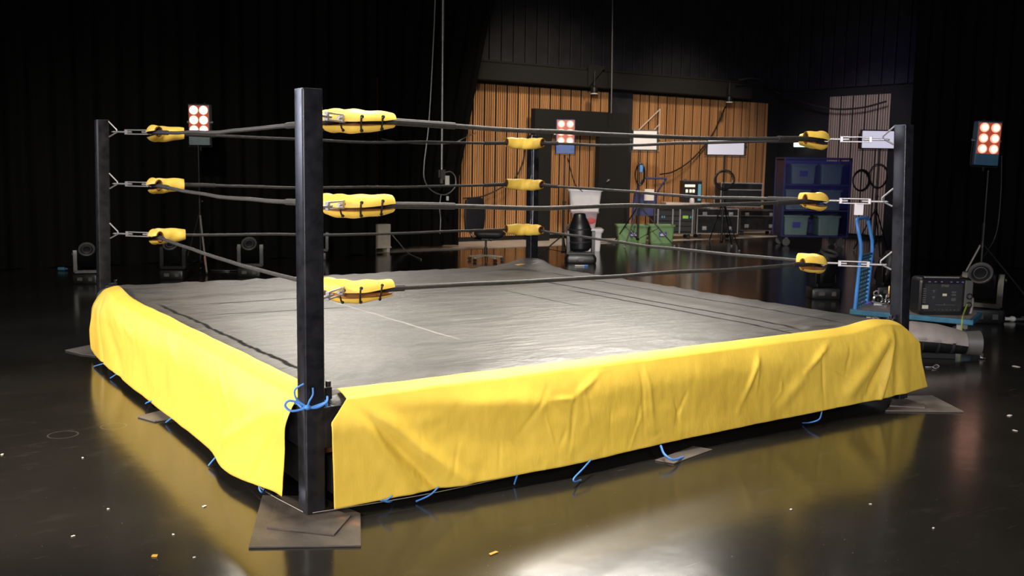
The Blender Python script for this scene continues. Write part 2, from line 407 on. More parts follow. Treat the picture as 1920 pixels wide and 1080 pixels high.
for k in 'NLRF':
    sx, sy = SG[k]; qx, qy = Q[k]; lx, ly = LEAN[k]
    t = thing('ring_post', POSTLAB[k], 'post', (qx+sx*W/2, qy+sy*W/2, .022 if k in 'NR' else .012), group='ring corner posts'); POSTS[k] = t
    b = MB()
    sec = rbox(W, W, .010, 5)
    b.loft([[(x+lx*z/H, y+ly*z/H, z) for x, y in sec] for z in (0, .5, 1.0, 1.5, H-.022)])
    b.obj('column', 'post', t, angle=.5)
    b = MB(); b.box((lx, ly, H-.02), (W-.004, W-.004, .008)); b.obj('top_cap', 'post', t, False, .002)
    for z in [a[2] for a in APEX[k]]:
        b = MB(); cx, cy = lx*z/H+sx*(W/2-.004), ly*z/H+sy*(W/2-.004); g = Vector((sx, sy, 0)).normalized()
        a0 = Vector((cx, cy, z)); e = a0+g*.075+Vector((0,0,-.005))
        b.tube([a0+Vector((0,0,.075)), e+Vector((0,0,.01)), e, e+Vector((0,0,-.01)), a0+Vector((0,0,-.055))], .0065, 8)
        b.obj('bracket', 'alu', t)
    b = MB(); b.box((sx*.075, sy*.03, .56), (.07, .05, .06)); b.cyl((sx*.10, sy*.03, .585), (sx*.10, sy*.03, .615), .014); b.box((sx*.03, sy*.075, .55), (.05, .06, .05)); b.box((sx*.115, 0, .41), (.17, .098, .20)); b.box((0, sy*.115, .41), (.098, .17, .20))
    b.obj('corner_clamp', 'post', t, bevel=.004)

# turnbuckles, pads, ropes
LEV = ['top', 'middle', 'bottom']
CORN = dict(N='near post', L='left post', R='right post', F='far post')
NEXT = dict(N=('R','L'), L=('N','F'), R=('F','N'), F=('L','R'))
def turnbuckle(k, i):
    sx, sy = SG[k]; qx, qy = Q[k]; lx, ly = LEAN[k]
    A = Vector(APEX[k][i]); z = A.z; g = Vector((sx, sy, 0)).normalized()
    P = Vector((qx+sx*W+lx*z/H, qy+sy*W+ly*z/H, z)) + g*.055
    L = (A-P).length
    t = thing('turnbuckle', f'zinc steel turnbuckle of the {LEV[i]} rope at the {CORN[k]}', 'turnbuckle', P, math.atan2(sy, sx), 'rope turnbuckles')
    m0, m1 = (.10, min(.30, L-.03)) if L > .2 else (.03, L-.02)
    b = MB(); b.cyl((-.02,0,0), (m0+.05,0,0), .008, n=10); b.tube(arc((-.012,0,0), .016, 0, 2*PI, 14, 'xy')[:-1], .005, 6, True); b.obj('hook_rod', 'steel', t)
    b = MB(); b.cyl((m1-.05,0,0), (L,0,0), .008, n=10); b.tube(arc((L,0,0), .018, 0, 2*PI, 14)[:-1], .006, 6, True); b.obj('eye_rod', 'steel', t)
    b = MB(); b.box(((m0+m1)/2,0,.017), (m1-m0,.012,.009)); b.box(((m0+m1)/2,0,-.017), (m1-m0,.012,.009)); b.box((m0,0,0), (.022,.018,.043)); b.box((m1,0,0), (.022,.018,.043))
    b.obj('body', 'steel', t, bevel=.002)
    return t
def pad(k, i):
    A = Vector(APEX[k][i]); sx, sy = SG[k]; g = Vector((sx, sy, 0)).normalized()
    d = []
    for nx in NEXT[k]: d.append((Vector(APEX[nx][i])-A).normalized())
    arm = .28 if k != 'N' else .27
    if k == 'R': arm = .24
    seed = ord(k)*3.1+i*7.7
    t = thing('rope_pad', f'yellow vinyl pad wrapped round the {LEV[i]} ropes at the {CORN[k]}', 'pad', A, 0, 'yellow corner pads')
    P0, P2 = d[0]*arm, d[1]*arm; P1 = -g*.11
    def path(u): return P0*((1-u)**2) + P1*(2*u*(1-u)) + P2*(u*u)
    big = 1.0 if k != 'F' else .92
    def surf(off):
        def f(u, v):
            p = path(u); tn = (path(min(1,u+.01))-path(max(0,u-.01))).normalized(); out = Vector((tn.y, -tn.x, 0)).normalized()
            if out.dot(-g) < 0: out = -out
            nz = noise.noise((u*3, seed, v*2))
            gap = .30 + .22*abs(2*u-1)**2 + .15*noise.noise((u*5, seed+3, 0))
            if k == 'F': gap *= .5
            if k in 'LR': gap = .24 + .26*abs(2*u-1)**1.5 + .12*noise.noise((u*5, seed+3, 0))
            if k == 'N': gap = .15 + .22*abs(2*u-1)**2 + .10*noise.noise((u*5, seed+3, 0)) + (.10 if i == 2 else 0)
            a = gap + (2*PI-2*gap)*v
            taper = (1-.30*abs(2*u-1)**3)
            rz = ((.060 if k == 'N' else .066)*big*taper + .006*nz)-off; ro = (.052*big*taper + .006*nz)-off
            crease = .004*math.sin(u*22+v*9+seed)*math.sin(v*PI)
            droop = Vector((0,0,-.012*(1 if 0 else math.sin(u*PI))))
            tilt = -.25
            return p + out*(ro+crease)*math.cos(a+tilt) + Vector((0,0,1))*(rz+crease)*math.sin(a+tilt) + droop
        return f
    b = MB(); b.grid(surf(0), 30, 30); b.obj('cover', 'pad', t, angle=3)
    b = MB(); b.grid(surf(.009), 24, 24); b.obj('lining', 'lining', t, angle=3)
    if k in 'NR' :
        for j, u in enumerate((.13, .33, .52, .84) if k == 'N' else (.3,)):
            f = surf(-.003); p, q = f(u, .0), f(u, 1.0); b = MB()
            p2, q2 = f(u, .07), f(u, .93)
            for c in (p2, q2): b.ball(c, .009+.003*noise.noise((u*9, seed, 0)), n=6)
            b.tube([p2, (p2+p)/2 + Vector((0,0,.004)) - g*.012, (p+q)/2 - g*.015, (q2+q)/2 - g*.012, q2], .0045, 6)
            b.obj('lacing', 'blackm', t)
    return t
for k in 'NLRF':
    for i in range(3): turnbuckle(k, i); pad(k, i)
SIDE = {('N','R'):'near right', ('L','N'):'near left', ('R','F'):'far right', ('F','L'):'far left'}
for (p, q), side in SIDE.items():
    for i in range(3):
        A, B = Vector(APEX[p][i]), Vector(APEX[q][i]); L = (B-A).length; sd = ord(p)*1.7+i*4.3
        n = 60
        def P(u):
            o = -.03*math.sin(u*PI) + .016*noise.noise((u*5, sd, 0))*math.sin(u*PI) + .003*noise.noise((u*11, sd, 2))*math.sin(u*PI)
            if (p, q) == ('N','R') and i == 2: o += .02*math.sin(u*PI)
            return A.lerp(B, u) + Vector((0,0,o)) + (B-A).cross(Vector((0,0,1))).normalized()*.012*noise.noise((u*6, sd, 5))*math.sin(u*PI)
        t = thing('ring_rope', f'black {LEV[i]} rope along the {side} side of the ring', 'rope', A, 0, 'ring ropes')
        b = MB(); b.tube([P(u/n)-A for u in range(n+1)], .0128, 10); b.obj('core', 'rope', t)
        if i < 2 or (p, q) in (('N','R'),('L','N')):
            for (u0, u1) in ((.02, .17 if 'N' in p else .14), (.86 if q != 'N' else .80, .98)):
                if i == 2: u0, u1 = (u0, .09) if u0 < .5 else (.91, u1)
                b = MB(); b.tube([P(u0+(u1-u0)*j/18)-A for j in range(19)], lambda s: .0185*(1+.07*noise.noise((s*30, sd, 1))), 10); b.obj('tape_wrap', 'tape', t)

# ------------------------------------------------------------------ ring: platform, mat, skirts
X0, X1, Y0, Y1 = .015, 4.72, .0, 4.80
t = thing('ring_platform', 'black steel frame of the ring under the grey mat', 'platform', (2.37, 2.40, 0))
for c, d in (((0,-2.28,.16),(4.4,.06,.18)), ((0,2.28,.16),(4.4,.06,.18)), ((-2.24,0,.16),(.06,4.4,.18)), ((2.24,0,.16),(.06,4.4,.18))):
    b = MB(); b.box(c, d); b.obj('beam', 'blackm', t, False, .004)
b = MB(); b.box((0,0,.37), (4.46,4.50,.22)); b.obj('deck_board', 'brown', t, False, .004)
for x, y in ((-1.1,-2.2),(0,-2.2),(1.1,-2.2),(-2.15,-1.1),(-2.15,0),(-2.15,1.1),(0,0),(2.15,0),(0,2.2)):
    b = MB(); b.box((x,y,.16), (.08,.08,.31)); b.obj('leg', 'blackm', t, False, .004)

def mat_mesh():
    b = MB(); cx, cy = (X0+X1)/2, (Y0+Y1)/2; w, d = X1-X0, Y1-Y0
    prof = [(0,.34),(0,.46),(.004,.50),(.015,.53),(.035,.552),(.065,.567),(.10,.575),(.15,.580),(.21,.583),(.28,.585),(.36,.586),(.46,.587),(.6,.588),(.8,.588),(1.05,.588),(1.35,.588),(1.7,.588),(2.05,.588),(2.33,.588)]
    loops = []
    for ins, z in prof:
        ww, dd = w-2*ins, d-2*ins; r = max(.02, .26-ins*.5); r = min(r, ww/2-.001, dd/2-.001); out = []
        for sx, sy, a0 in ((1,1,0),(-1,1,PI/2),(-1,-1,PI),(1,-1,1.5*PI)):
            for k in range(13):
                a = a0+PI/2*k/12; out.append(Vector((sx*(ww/2-r)+r*math.cos(a), sy*(dd/2-r)+r*math.sin(a), z)))
        full = []
        for j in range(len(out)):                       # even points along the straight sides
            p, q = out[j], out[(j+1) % len(out)]; full.append(p)
            if j % 13 == 12:
                for s in range(1, 90): full.append(p.lerp(q, s/90))
        L = []
        for p in full:
            x, y = p.x+cx, p.y+cy; e = math.exp(-((ins-.16)/.24)**2) if z > .5 else 0
            nx = (x*1.0+y*.35); ny = (y*1.0+x*.35)
            horiz = abs(p.x)/(ww/2+1e-6) > abs(p.y)/(dd/2+1e-6)
            s = y+ins*1.3 if horiz else x+ins*1.0
            zz = p.z + e*(.012*noise.noise((s*8, ins*2.0, 3.0 if horiz else 8.0)) + .006*noise.noise((s*20, ins*3, 1)))
            zz += .004*noise.noise((x*1.5, y*1.5, 4))*min(1, ins*3)
            for (fx, fy, am) in ((4.62,4.72,.09), (.2,4.62,.01)):
                zz += am*math.exp(-((x-fx)**2+(y-fy)**2)/.10)*(1 if z > .5 else 0)
            L.append((x, y, zz))
        loops.append(L)
    b.loft(loops, cap=False); b.b.faces.new(b.b.verts[-len(loops[0]):]) if False else None
    b.b.verts.ensure_lookup_table(); n = len(loops[0]); b.b.faces.new([b.b.verts[len(b.b.verts)-n+k] for k in range(n)])
    o = b.obj('ring_mat', 'mat', angle=3); return o
tag(mat_mesh(), 'worn grey-black vinyl mat covering the ring floor', 'mat')

def lineseg(px, pz, a, c):
    ax, az = a; cx, cz = c; dx, dz = cx-ax, cz-az; L2 = dx*dx+dz*dz; u = ((px-ax)*dx+(pz-az)*dz)/L2; u = max(0, min(1, u))
    return math.hypot(px-ax-dx*u, pz-az-dz*u), u
def right_skirt():
    folds = [((.22,.55),(.66,.06),.028,-.034,1), ((.24,.55),(.80,.07),.050,.040,1), ((.20,.54),(.50,.06),.040,.022,1), ((.25,.56),(1.15,.26),.10,-.020,1), ((.28,.56),(1.3,.42),.05,.012,1), ((1.75,.55),(1.50,.42),.018,.013,0), ((1.50,.42),(1.36,.43),.016,.012,0),((1.52,.42),(1.44,.08),.012,-.006,0),
             ((1.36,.5),(1.12,.24),.014,-.006,0), ((2.02,.55),(2.02,.1),.014,-.007,0), ((2.06,.55),(2.10,.1),.016,.006,0), ((3.02,.54),(2.80,.18),.018,.014,0), ((2.3,.3),(2.28,.08),.014,-.005,0),
             ((3.72,.55),(3.42,.36),.02,.02,0), ((3.60,.5),(3.62,.1),.013,-.008,0), ((3.45,.36),(3.10,.12),.05,.02,0), ((3.9,.5),(3.84,.3),.016,-.008,0), ((4.38,.56),(3.88,.18),.06,.040,1), ((4.40,.56),(4.20,.10),.030,.050,1), ((4.42,.56),(4.05,.12),.03,-.024,1), ((4.44,.56),(4.42,.12),.05,-.03,1)]
    rnd = random.Random(11)
    for _ in range(34):
        x = rnd.uniform(.5, 4.4); z = rnd.uniform(.1, .5); a = rnd.gauss(1.35, .5); l = rnd.uniform(.06, .28)
        folds.append(((x, z), (x-l*math.cos(a), z-l*math.sin(a)), rnd.uniform(.007, .014), rnd.choice((-1,1))*rnd.uniform(.002, .0055), 0))
    def f(u, v):
        # v: 0 on the mat, over the edge at .14, hanging below
        zb = .062+.035*u
        if v < .14:
            s = v/.14; y = .085-.105*s; z0 = .592-.006*s
            left = .20+.0*s; right = 4.53
            lift = .035*math.exp(-((u-.945)/.05)**2)
            x = left+(right-left)*u; z = z0+lift-.02*s*s + .004*noise.noise((x*5, 3, 0))
            y += .012*noise.noise((x*2.2, 1, 0))
            return (x, y, z)
        s = (v-.14)/.86; zt = .566+.035*math.exp(-((u-.945)/.05)**2)
        z = zt+(zb-zt)*s
        xl = .20-.10*min(1, s/.19); xr = 4.53+.19*min(1, s/.3)**.8+.14*s*s
        x = xl+(xr-xl)*u
        y = -.02-.045*math.sin(min(1, s*3)*PI/2) - .03*s
        y += -.10*s*math.exp(-((u-.27)/.13)**2)*.5
        y += .16*max(0, u-.93)/.07*s**.5*.35
        for a, c, w_, amp, grow in folds:
            dd, uu = lineseg(x, z, a, c); q = math.exp(-(dd/w_)**2)*amp*((.25+.75*uu) if grow else math.sin(min(1, uu*1.0+.12)*PI*.9))
            y -= q*min(1, s*5)*(1-.55*max(0, s-.6)/.4)
        y += (.010*noise.noise((x*2.1, z*3, 7)) + .005*noise.noise((x*7, z*7, 2)) + .0022*noise.noise((x*19, z*14, 4)))*min(1, s*4)
        return (x, y, z)
    b = MB(); b.grid(f, 620, 64); o = b.obj('ring_skirt', 'skirt', angle=3)
    md = o.modifiers.new('thick', 'SOLIDIFY'); md.thickness = .003
    return o
tag(right_skirt(), 'yellow tarp skirt hanging along the near right side of the ring', 'skirt', 'yellow ring skirts')
def left_skirt():
    folds = [((.16,.53),(.85,.20),.04,.020,1), ((.14,.50),(.45,.10),.03,-.014,1), ((4.22,.60),(3.98,.08),.035,-.035,1), ((4.32,.62),(4.34,.12),.04,.040,1), ((4.14,.60),(3.4,.12),.09,-.028,1), ((3.75,.58),(3.35,.42),.05,.018,0), ((2.4,.56),(1.9,.40),.03,.006,0), ((1.2,.5),(.75,.3),.02,.005,0), ((3.4,.5),(3.0,.40),.03,.010,0)]
    def f(u, v):
        if v < .14:
            s = v/.14; y = .11+(4.42-.11)*u; x = .115-.105*s + .012*noise.noise((y*2, 9, 0)) + .05*max(0, (u-.8)/.2)**2
            return (x, y, .594-.004*s-.02*s*s + .030*math.exp(-((u-.95)/.08)**2) + .004*noise.noise((y*4, 2, 0)))
        s = (v-.14)/.86; zt = .568+.030*math.exp(-((u-.95)/.08)**2)
        zb = .065-.012*math.sin(u*PI)+.03*math.exp(-((u-.0)/.06)**2)
        z = zt+(zb-zt)*s
        yr = 4.42+.14*min(1, s/.35)**.7+.03*s
        y = .11+(yr-.11)*u
        x = .005-.055*math.sin(min(1, s*3)*PI/2) + .05*max(0, (u-.8)/.2)**2
        x += -.03*s - .06*s*math.exp(-((u-.14)/.07)**2) + .012*math.sin(s*PI)*math.sin(u*5)
        for a, c, w_, amp, grow in folds:
            dd, uu = lineseg(y, z, a, c); q = math.exp(-(dd/w_)**2)*amp*((.25+.75*uu) if grow else math.sin(min(1, uu+.12)*PI*.9))
            x -= q*min(1, s*5)*(1-.4*max(0, s-.6)/.4)
        x += (.010*noise.noise((y*1.8, z*3, 17)) + .004*noise.noise((y*6, z*6, 12)) + .0015*noise.noise((y*17, z*12, 14)))*min(1, s*4)
        return (x, y, z)
    b = MB(); b.grid(f, 380, 50); o = b.obj('ring_skirt', 'skirt', angle=3)
    md = o.modifiers.new('thick', 'SOLIDIFY'); md.thickness = .003
    return o
tag(left_skirt(), 'brightly lit yellow tarp skirt hanging along the near left side of the ring', 'skirt', 'yellow ring skirts')

# plates and boards under the ring
def plate(name, label, pts, z0, th, m, cat='plate'):
    b = MB(); b.prism([(p.x, p.y) for p in [G(x, y, z0+th) for x, y in pts]][::-1], z0, z0+th)
    return tag(b.obj(name, m, smooth=False, bevel=.002), label, cat)
plate('base_board', 'large worn brown board on the floor under the near post', [(466,1025),(677,1022),(676,962),(600,930),(492,928)], .001, .009, 'rust', 'board')
plate('base_plate', 'small rusty steel plate on the large board under the near post', [(500,987),(627,1001),(658,966),(600,944),(520,935)], .0105, .011, 'rust')
plate('base_board', 'large grey board on the floor under the right post', [(1660,769),(1725,770),(1807,771),(1748,741),(1690,742)], .001, .010, 'board', 'board')
plate('base_plate', 'small brown plate on the grey board under the right post', [(1668,760),(1735,764),(1733,756),(1700,748),(1672,748)], .0115, .010, 'board')
plate('base_board', 'pointed grey board on the floor under the left post', [(122,656),(152,663),(196,668),(215,655),(175,645)], .001, .010, 'board', 'board')
plate('floor_board', 'small grey board lying half under the left yellow skirt', [(258,780),(290,789),(334,783),(310,767)], .001, .010, 'board', 'board')
plate('floor_board', 'grey board lying half under the right yellow skirt', [(1228,862),(1264,868),(1336,842),(1300,836)], .001, .007, 'board', 'board')

# cords
def cord(name, label, pts, r, m, cat='cord', n=24, group=None):
    b = MB(); b.tube(bez(pts, n), r, 8); return tag(b.obj(name, m), label, cat, group)
ties = [('blue tie cord nearest the left post, under the left skirt', [(203,679),(176,687)]), ('second blue tie cord from the left post, under the left skirt', [(230,694),(207,709)]),
        ('looped blue tie cord beside the small grey board, left skirt', [(296,748),(280,753),(273,757),(281,756)]), ('blue tie cord just in front of the small grey board, left skirt', [(332,776),(311,792)]),
        ('blue tie cord under the left skirt about one metre from the near post', [(416,846),(402,860),(391,873)]), ('small blue cord loop at the near end of the left skirt', [(490,903),(486,915),(491,923),(496,916),(494,905)]),
        ('short straight blue cord under the right skirt', [(972,884),(964,908)]), ('hooked blue cord under the right skirt', [(1108,862),(1092,880),(1076,897),(1078,903),(1089,900)]),
        ('thick curved blue cord under the right skirt, on the grey board', [(1239,836),(1246,852),(1262,862),(1281,857)]), ('thin blue cord under the right skirt near the right post', [(1541,772),(1536,786),(1520,792),(1505,793)]),
        ('dim blue cord under the near end of the right skirt', [(822,913),(806,928),(780,940)]), ('tangled dim blue cord under the right skirt beside the near post', [(735,930),(722,938),(708,936),(728,941),(738,937)])]
for lab, pts in ties:
    n = len(pts); cord('tie_cord', lab, [G(x, y, .085-.075*j/(n-1)) for j, (x, y) in enumerate(pts)], .0045 if 'thick' not in lab else .007, 'bluecord', group='blue tie cords')
# knotted cord round the near post
zc = .545; b = MB(); hw = .055
b.tube([(x+.05, y+.05, zc+.01*math.sin(3*k)) for k, (x, y) in enumerate(rbox(.118, .118, .015, 2))], .0065, 8, True)
kn = Vector((.006, -.012, zc))
b.ball(kn, .016, (1,1,.8), 8)
lf = Vector((-.9, .35, 0)); 
b.tube(bez([kn, kn+lf*.035+Vector((0,0,.02)), kn+lf*.085+Vector((0,0,.035)), kn+lf*.105+Vector((0,0,.012)), kn+lf*.08+Vector((0,-.01,-.012)), kn+lf*.03+Vector((0,-.01,-.006)), kn], 36), .0055, 8)
b.tube(bez([kn, kn+lf*.05+Vector((0,0,.04)), kn+lf*.058+Vector((0,0,.085)), kn+lf*.02+Vector((0,-.01,.115))], 18), .0045, 8)
b.tube(bez([kn, kn+Vector((.005,-.01,.03)), kn+Vector((.022,-.012,.06)), kn+Vector((.022,-.012,.092))], 16), .0045, 8)
b.tube(bez([kn, kn+Vector((.04,-.01,-.004)), kn+Vector((.09,.0,.01)), kn+Vector((.12,.05,.02)), kn+Vector((.14,.10,.02))], 20), .0065, 8)
tag(b.obj('knotted_cord', 'bluecord'), 'bright blue cord tied in a bow around the near ring post', 'cord')
# tension cables from the near post foot
cord('steel_cable', 'thin steel cable along the floor under the right skirt', [(.03,-.004,.03),(.6,-.05,.03),(1.2,-.03,.03)], .0022, 'greyleg', 'cable')
cord('steel_cable', 'thin steel cable along the floor under the left skirt', [(-.004,.03,.03),(-.05,.45,.03),(-.02,.95,.03)], .0022, 'greyleg', 'cable')

# ------------------------------------------------------------------ lighting stands
def tripod(name, label, p, h, jz, feet, m='black', legm=None, r=.016, rz=0, col=None):
    t = thing(name, label, 'stand', p, 0, 'tripod lighting stands')
    b = MB(); b.cyl((0,0,.12), (0,0,h*.55), r*1.25, n=12); b.cyl((0,0,h*.52), (0,0,h), r*.72, n=12); b.obj('pole', m, t)
    b = MB(); b.cyl((0,0,jz-.03), (0,0,jz+.03), r*2.0); b.obj('leg_collar', m, t)
    b = MB(); b.cyl((0,0,h*.55-.03), (0,0,h*.55+.03), r*1.6); b.obj('collar', m, t)
    b = MB(); b.cyl((0,0,h*.55), (.05,-.02,h*.55), .008); b.obj('clamp_screw', m, t); b = MB(); b.box((0,0,.14),(.05,.05,.04)); b.obj('brace_collar', m, t)
    for j, (fx, fy) in enumerate(feet):
        lm = (legm or {}).get(j, m)
        a = Vector((0,0,jz)); e = Vector((fx, fy, .02)); d = Vector((fx, fy, 0)).normalized()
        b = MB(); b.cyl(a+d*.03, e, .013, n=10); lg = b.obj('leg', lm, t)
        b = MB(); b.ball(e, .022, (1,1,.9), 6); b.obj('foot', 'steel' if lm == m and name == 'panel_stand' else 'rubber', lg)
        b = MB(); b.cyl((0,0,.14), a.lerp(e, .55), .007, n=8); b.obj('brace', m, t)
    return t
RTV = Vector((Rt.x, Rt.y, 0)).normalized(); FWD = Vector((D.x, D.y, 0)).normalized()
def feet3(a0, r): 
    out = []
    for k in range(3):
        a = a0+2*PI*k/3; v = RTV*math.cos(a)*r + FWD*math.sin(a)*r; out.append((v.x, v.y))
    return out
def blinder(label, p, h, house, glass, w=.33, tilt=0):
    t = thing('stage_light', label, 'stage light', (p.x, p.y, h), FACE, 'six-lamp stage lights', rx=0, ry=tilt)
    hh = .60; z0 = .05
    b = MB(); b.box((0,.06,z0+hh/2), (w,.14,hh)); b.obj('housing', house, t, False, .008)
    b = MB(); b.box((0,-.013,z0+hh*.615), (w*.93,.006,hh*.70)); b.obj('reflector', 'lampgap', t, False)
    b = MB(); b.box((0,-.016,z0+.06), (w*.96,.008,.115)); b.cyl((-w*.36,-.02,z0+.075), (-w*.36,-.026,z0+.075), .016); b.cyl((w*.36,-.02,z0+.075), (w*.36,-.026,z0+.075), .016); b.obj('control_panel', house, t, bevel=.003)
    for r_ in range(3):
        for c in range(2):
            x = (-.5+c)*w*.47; z = z0+.225+r_*.145
            b = MB(); M = Matrix.Translation((x,-.02,z)) @ Matrix.Rotation(PI/2,4,'X')
            b.lathe([(.0,.020),(.03,.018),(.055,.010),(.064,0),(.064,-.01)], 20, M); b.obj('lamp', glass, t)
    b = MB()
    for s in (-1,1): b.cyl((s*(w/2),.06,z0+.34), (s*(w/2+.035),.06,z0+.34), .018, n=10)
    b.obj('yoke_knob', 'steel', t)
    b = MB()
    for s in (-1,1): b.box((s*(w/2+.012),.06,z0+.17), (.008,.03,.38)); 
    b.box((0,.06,z0-.02), (w+.03,.03,.008)); b.cyl((0,.06,-.03), (0,.06,z0-.016), .016); b.obj('yoke', 'blackm', t)
    b = MB(); b.cyl((-.06,.05,z0+hh),(-.06,.05,z0+hh+.03),.012); b.cyl((.07,.05,z0+hh),(.07,.05,z0+hh+.03),.012); b.box((0,-.02,z0+hh+.002),(w,.02,.012)); b.obj('top_bracket', 'blackm', t)
    return t
pl = G(377,507)
tripod('light_stand', 'black tripod stand with one pale leg in front of the left curtain', pl, 1.90, .83, [tuple((G(388,515)-pl).xy)] + feet3(2.4, .5)[:2], legm={0:'greyleg'})
b = MB(); a0 = pl+Vector((0,0,.83)); e0 = G(388,515); q0, q1 = a0.lerp(e0,.70), a0.lerp(e0,.84)
b.cyl(q0, q1, .0165, n=10); bpy.data.objects['leg']; tag(b.obj('tape_band', 'orange'), 'orange tape band on the pale leg of the left light stand', 'tape')
blinder('glaring six-lamp light with grey-green base on the stand by the left curtain', pl+RTV*.02, 1.83, 'greyteal', 'lamp_hot', w=.31)
pc = G(1055,487)
tripod('light_stand', 'black tripod stand in the middle, in front of the black portal', pc, 1.85, .42, feet3(3.5, .55))
blinder('six-lamp light with bright blue housing in front of the black portal', pc, 1.82, 'bluehouse', 'lamp_warm')
pr_ = G(1836,548)
tripod('light_stand', 'black tripod stand in front of the right curtain', pr_, 1.70, .66, [tuple((G(1793,545)-pr_).xy), tuple((G(1925,560)-pr_).xy), (.3,.5)], legm={0:'greyleg'})
blinder('six-lamp light with teal housing in front of the right curtain', pr_-RTV*.045, 1.715, 'teal', 'lamp_warm', tilt=.035)
cord('power_cord', 'thin black power cord hanging behind the right stage light', [pr_+RTV*.17+Vector((0,0,1.9)), pr_+RTV*.2+Vector((0,0,1.3)), pr_+RTV*.17+Vector((0,0,.8)), pr_+RTV*.05+FWD*.1+Vector((0,0,.45))], .008, 'black')
cord('power_cord', 'black power cord slanting from the central stage light to the white tubs', [pc+RTV*.05+FWD*.1+Vector((0,0,1.8)), pc+RTV*.2+FWD*.3+Vector((0,0,1.35)), pc+RTV*.36+FWD*.6+Vector((0,0,1.2))], .009, 'black')

def led_panel(label, stand_label, px, py_base, wpx, hpx, cx, cy, m, feetp, jy):
    p = G(px, py_base); dep = (p-CAM).dot(D); s = FPX/dep
    w, h = wpx/s, hpx/s; zc = (py_base-cy)/s; off = (cx-px)/s
    jz = (py_base-jy)/s
    tripod('panel_stand', stand_label, p, zc-h/2-.02, jz, [tuple((G(*f)-p).xy) for f in feetp], r=.018)
    t = thing('soft_light_panel', label, 'light panel', p+RTV*off+Vector((0,0,zc)), FACE, 'white soft light panels')
    b = MB(); b.box((0,.05,0), (w+.05,.09,h+.05)); b.obj('housing', 'black', t, False, .008)
    b = MB(); b.box((0,-.002,0), (w,.012,h)); b.obj('diffuser', m, t, False, .003)
    b = MB()
    for s_ in (-1,1): b.box((s_*(w/2+.05),.05,-h*.1), (.015,.04,h*.9)); b.cyl((s_*(w/2+.02),.05,0),(s_*(w/2+.075),.05,0),.022,n=10)
    b.box((0,.05,-h*.55-.03),(w+.12,.04,.015)); b.obj('yoke', 'black', t, bevel=.003)
    return p
p1 = led_panel('cream soft light panel beside the black portal', 'tripod stand under the cream light panel beside the portal', 1195, 461, 43, 34, 1203, 265, 'panelw2', [(1152,455),(1171,465),(1264,463)], 388)
p2 = led_panel('white soft light panel in front of the oak wall, middle of the three', 'tripod stand under the middle white light panel', 1352, 466, 67, 29, 1353, 277, 'panelw', [(1330,452),(1372,462),(1386,472)], 378)
p3 = led_panel('white soft light panel seen through the turnbuckle by the right post', 'tripod stand under the white light panel by the right post', 1637, 476, 62, 31, 1635, 264, 'panelw3', [(1600,470),(1665,474),(1650,486)], 395)
def coil(name, label, p, r, m='black', turns=5, tilt=0, sq=1.0, cat='cable'):
    b = MB(); pts = []
    for k in range(turns*20):
        a = 2*PI*k/20; rr = r*(1+.34*noise.noise((k*.045, r*9, 1))+.05*noise.noise((k*.3, r*5, 4))); v = RTV*math.cos(a)*rr*sq + Vector((0,0,1))*math.sin(a)*rr + FWD*(.012*math.sin(k*.21)+.02*noise.noise((k*.07,3,r)))
        pts.append(p+v)
    b.tube(pts, .011, 6); return tag(b.obj(name, m), label, cat)
coil('cable_coil', 'round coil of black cable hanging on the middle light panel stand', p2+Vector((0,0,1.42))-FWD*.05, .18)
coil('cable_coil', 'narrow bundle of black cable hanging on the stand beside the portal', p1+Vector((0,0,1.50))-FWD*.05, .22, turns=7, sq=.45)
coil('cable_coil', 'black cable looped on the stand behind the right post', p3+Vector((0,0,1.55))-FWD*.04, .24, turns=2, sq=.75)
b = MB(); b.box(p1+Vector((0,0,1.62))-FWD*.1+RTV*.02, (.07,.03,.15), FACE); tag(b.obj('blue_highlight', 'trollbright', bevel=.01), 'small blue block standing in for a highlight on the stand beside the portal', 'tag')  # block paints a small pale blue highlight on the stand
coil('cable_bundle', 'thick tangle of black cables hanging right of the blue cage', G(1607,466)+Vector((0,0,1.45)), .22, turns=9, sq=.8)

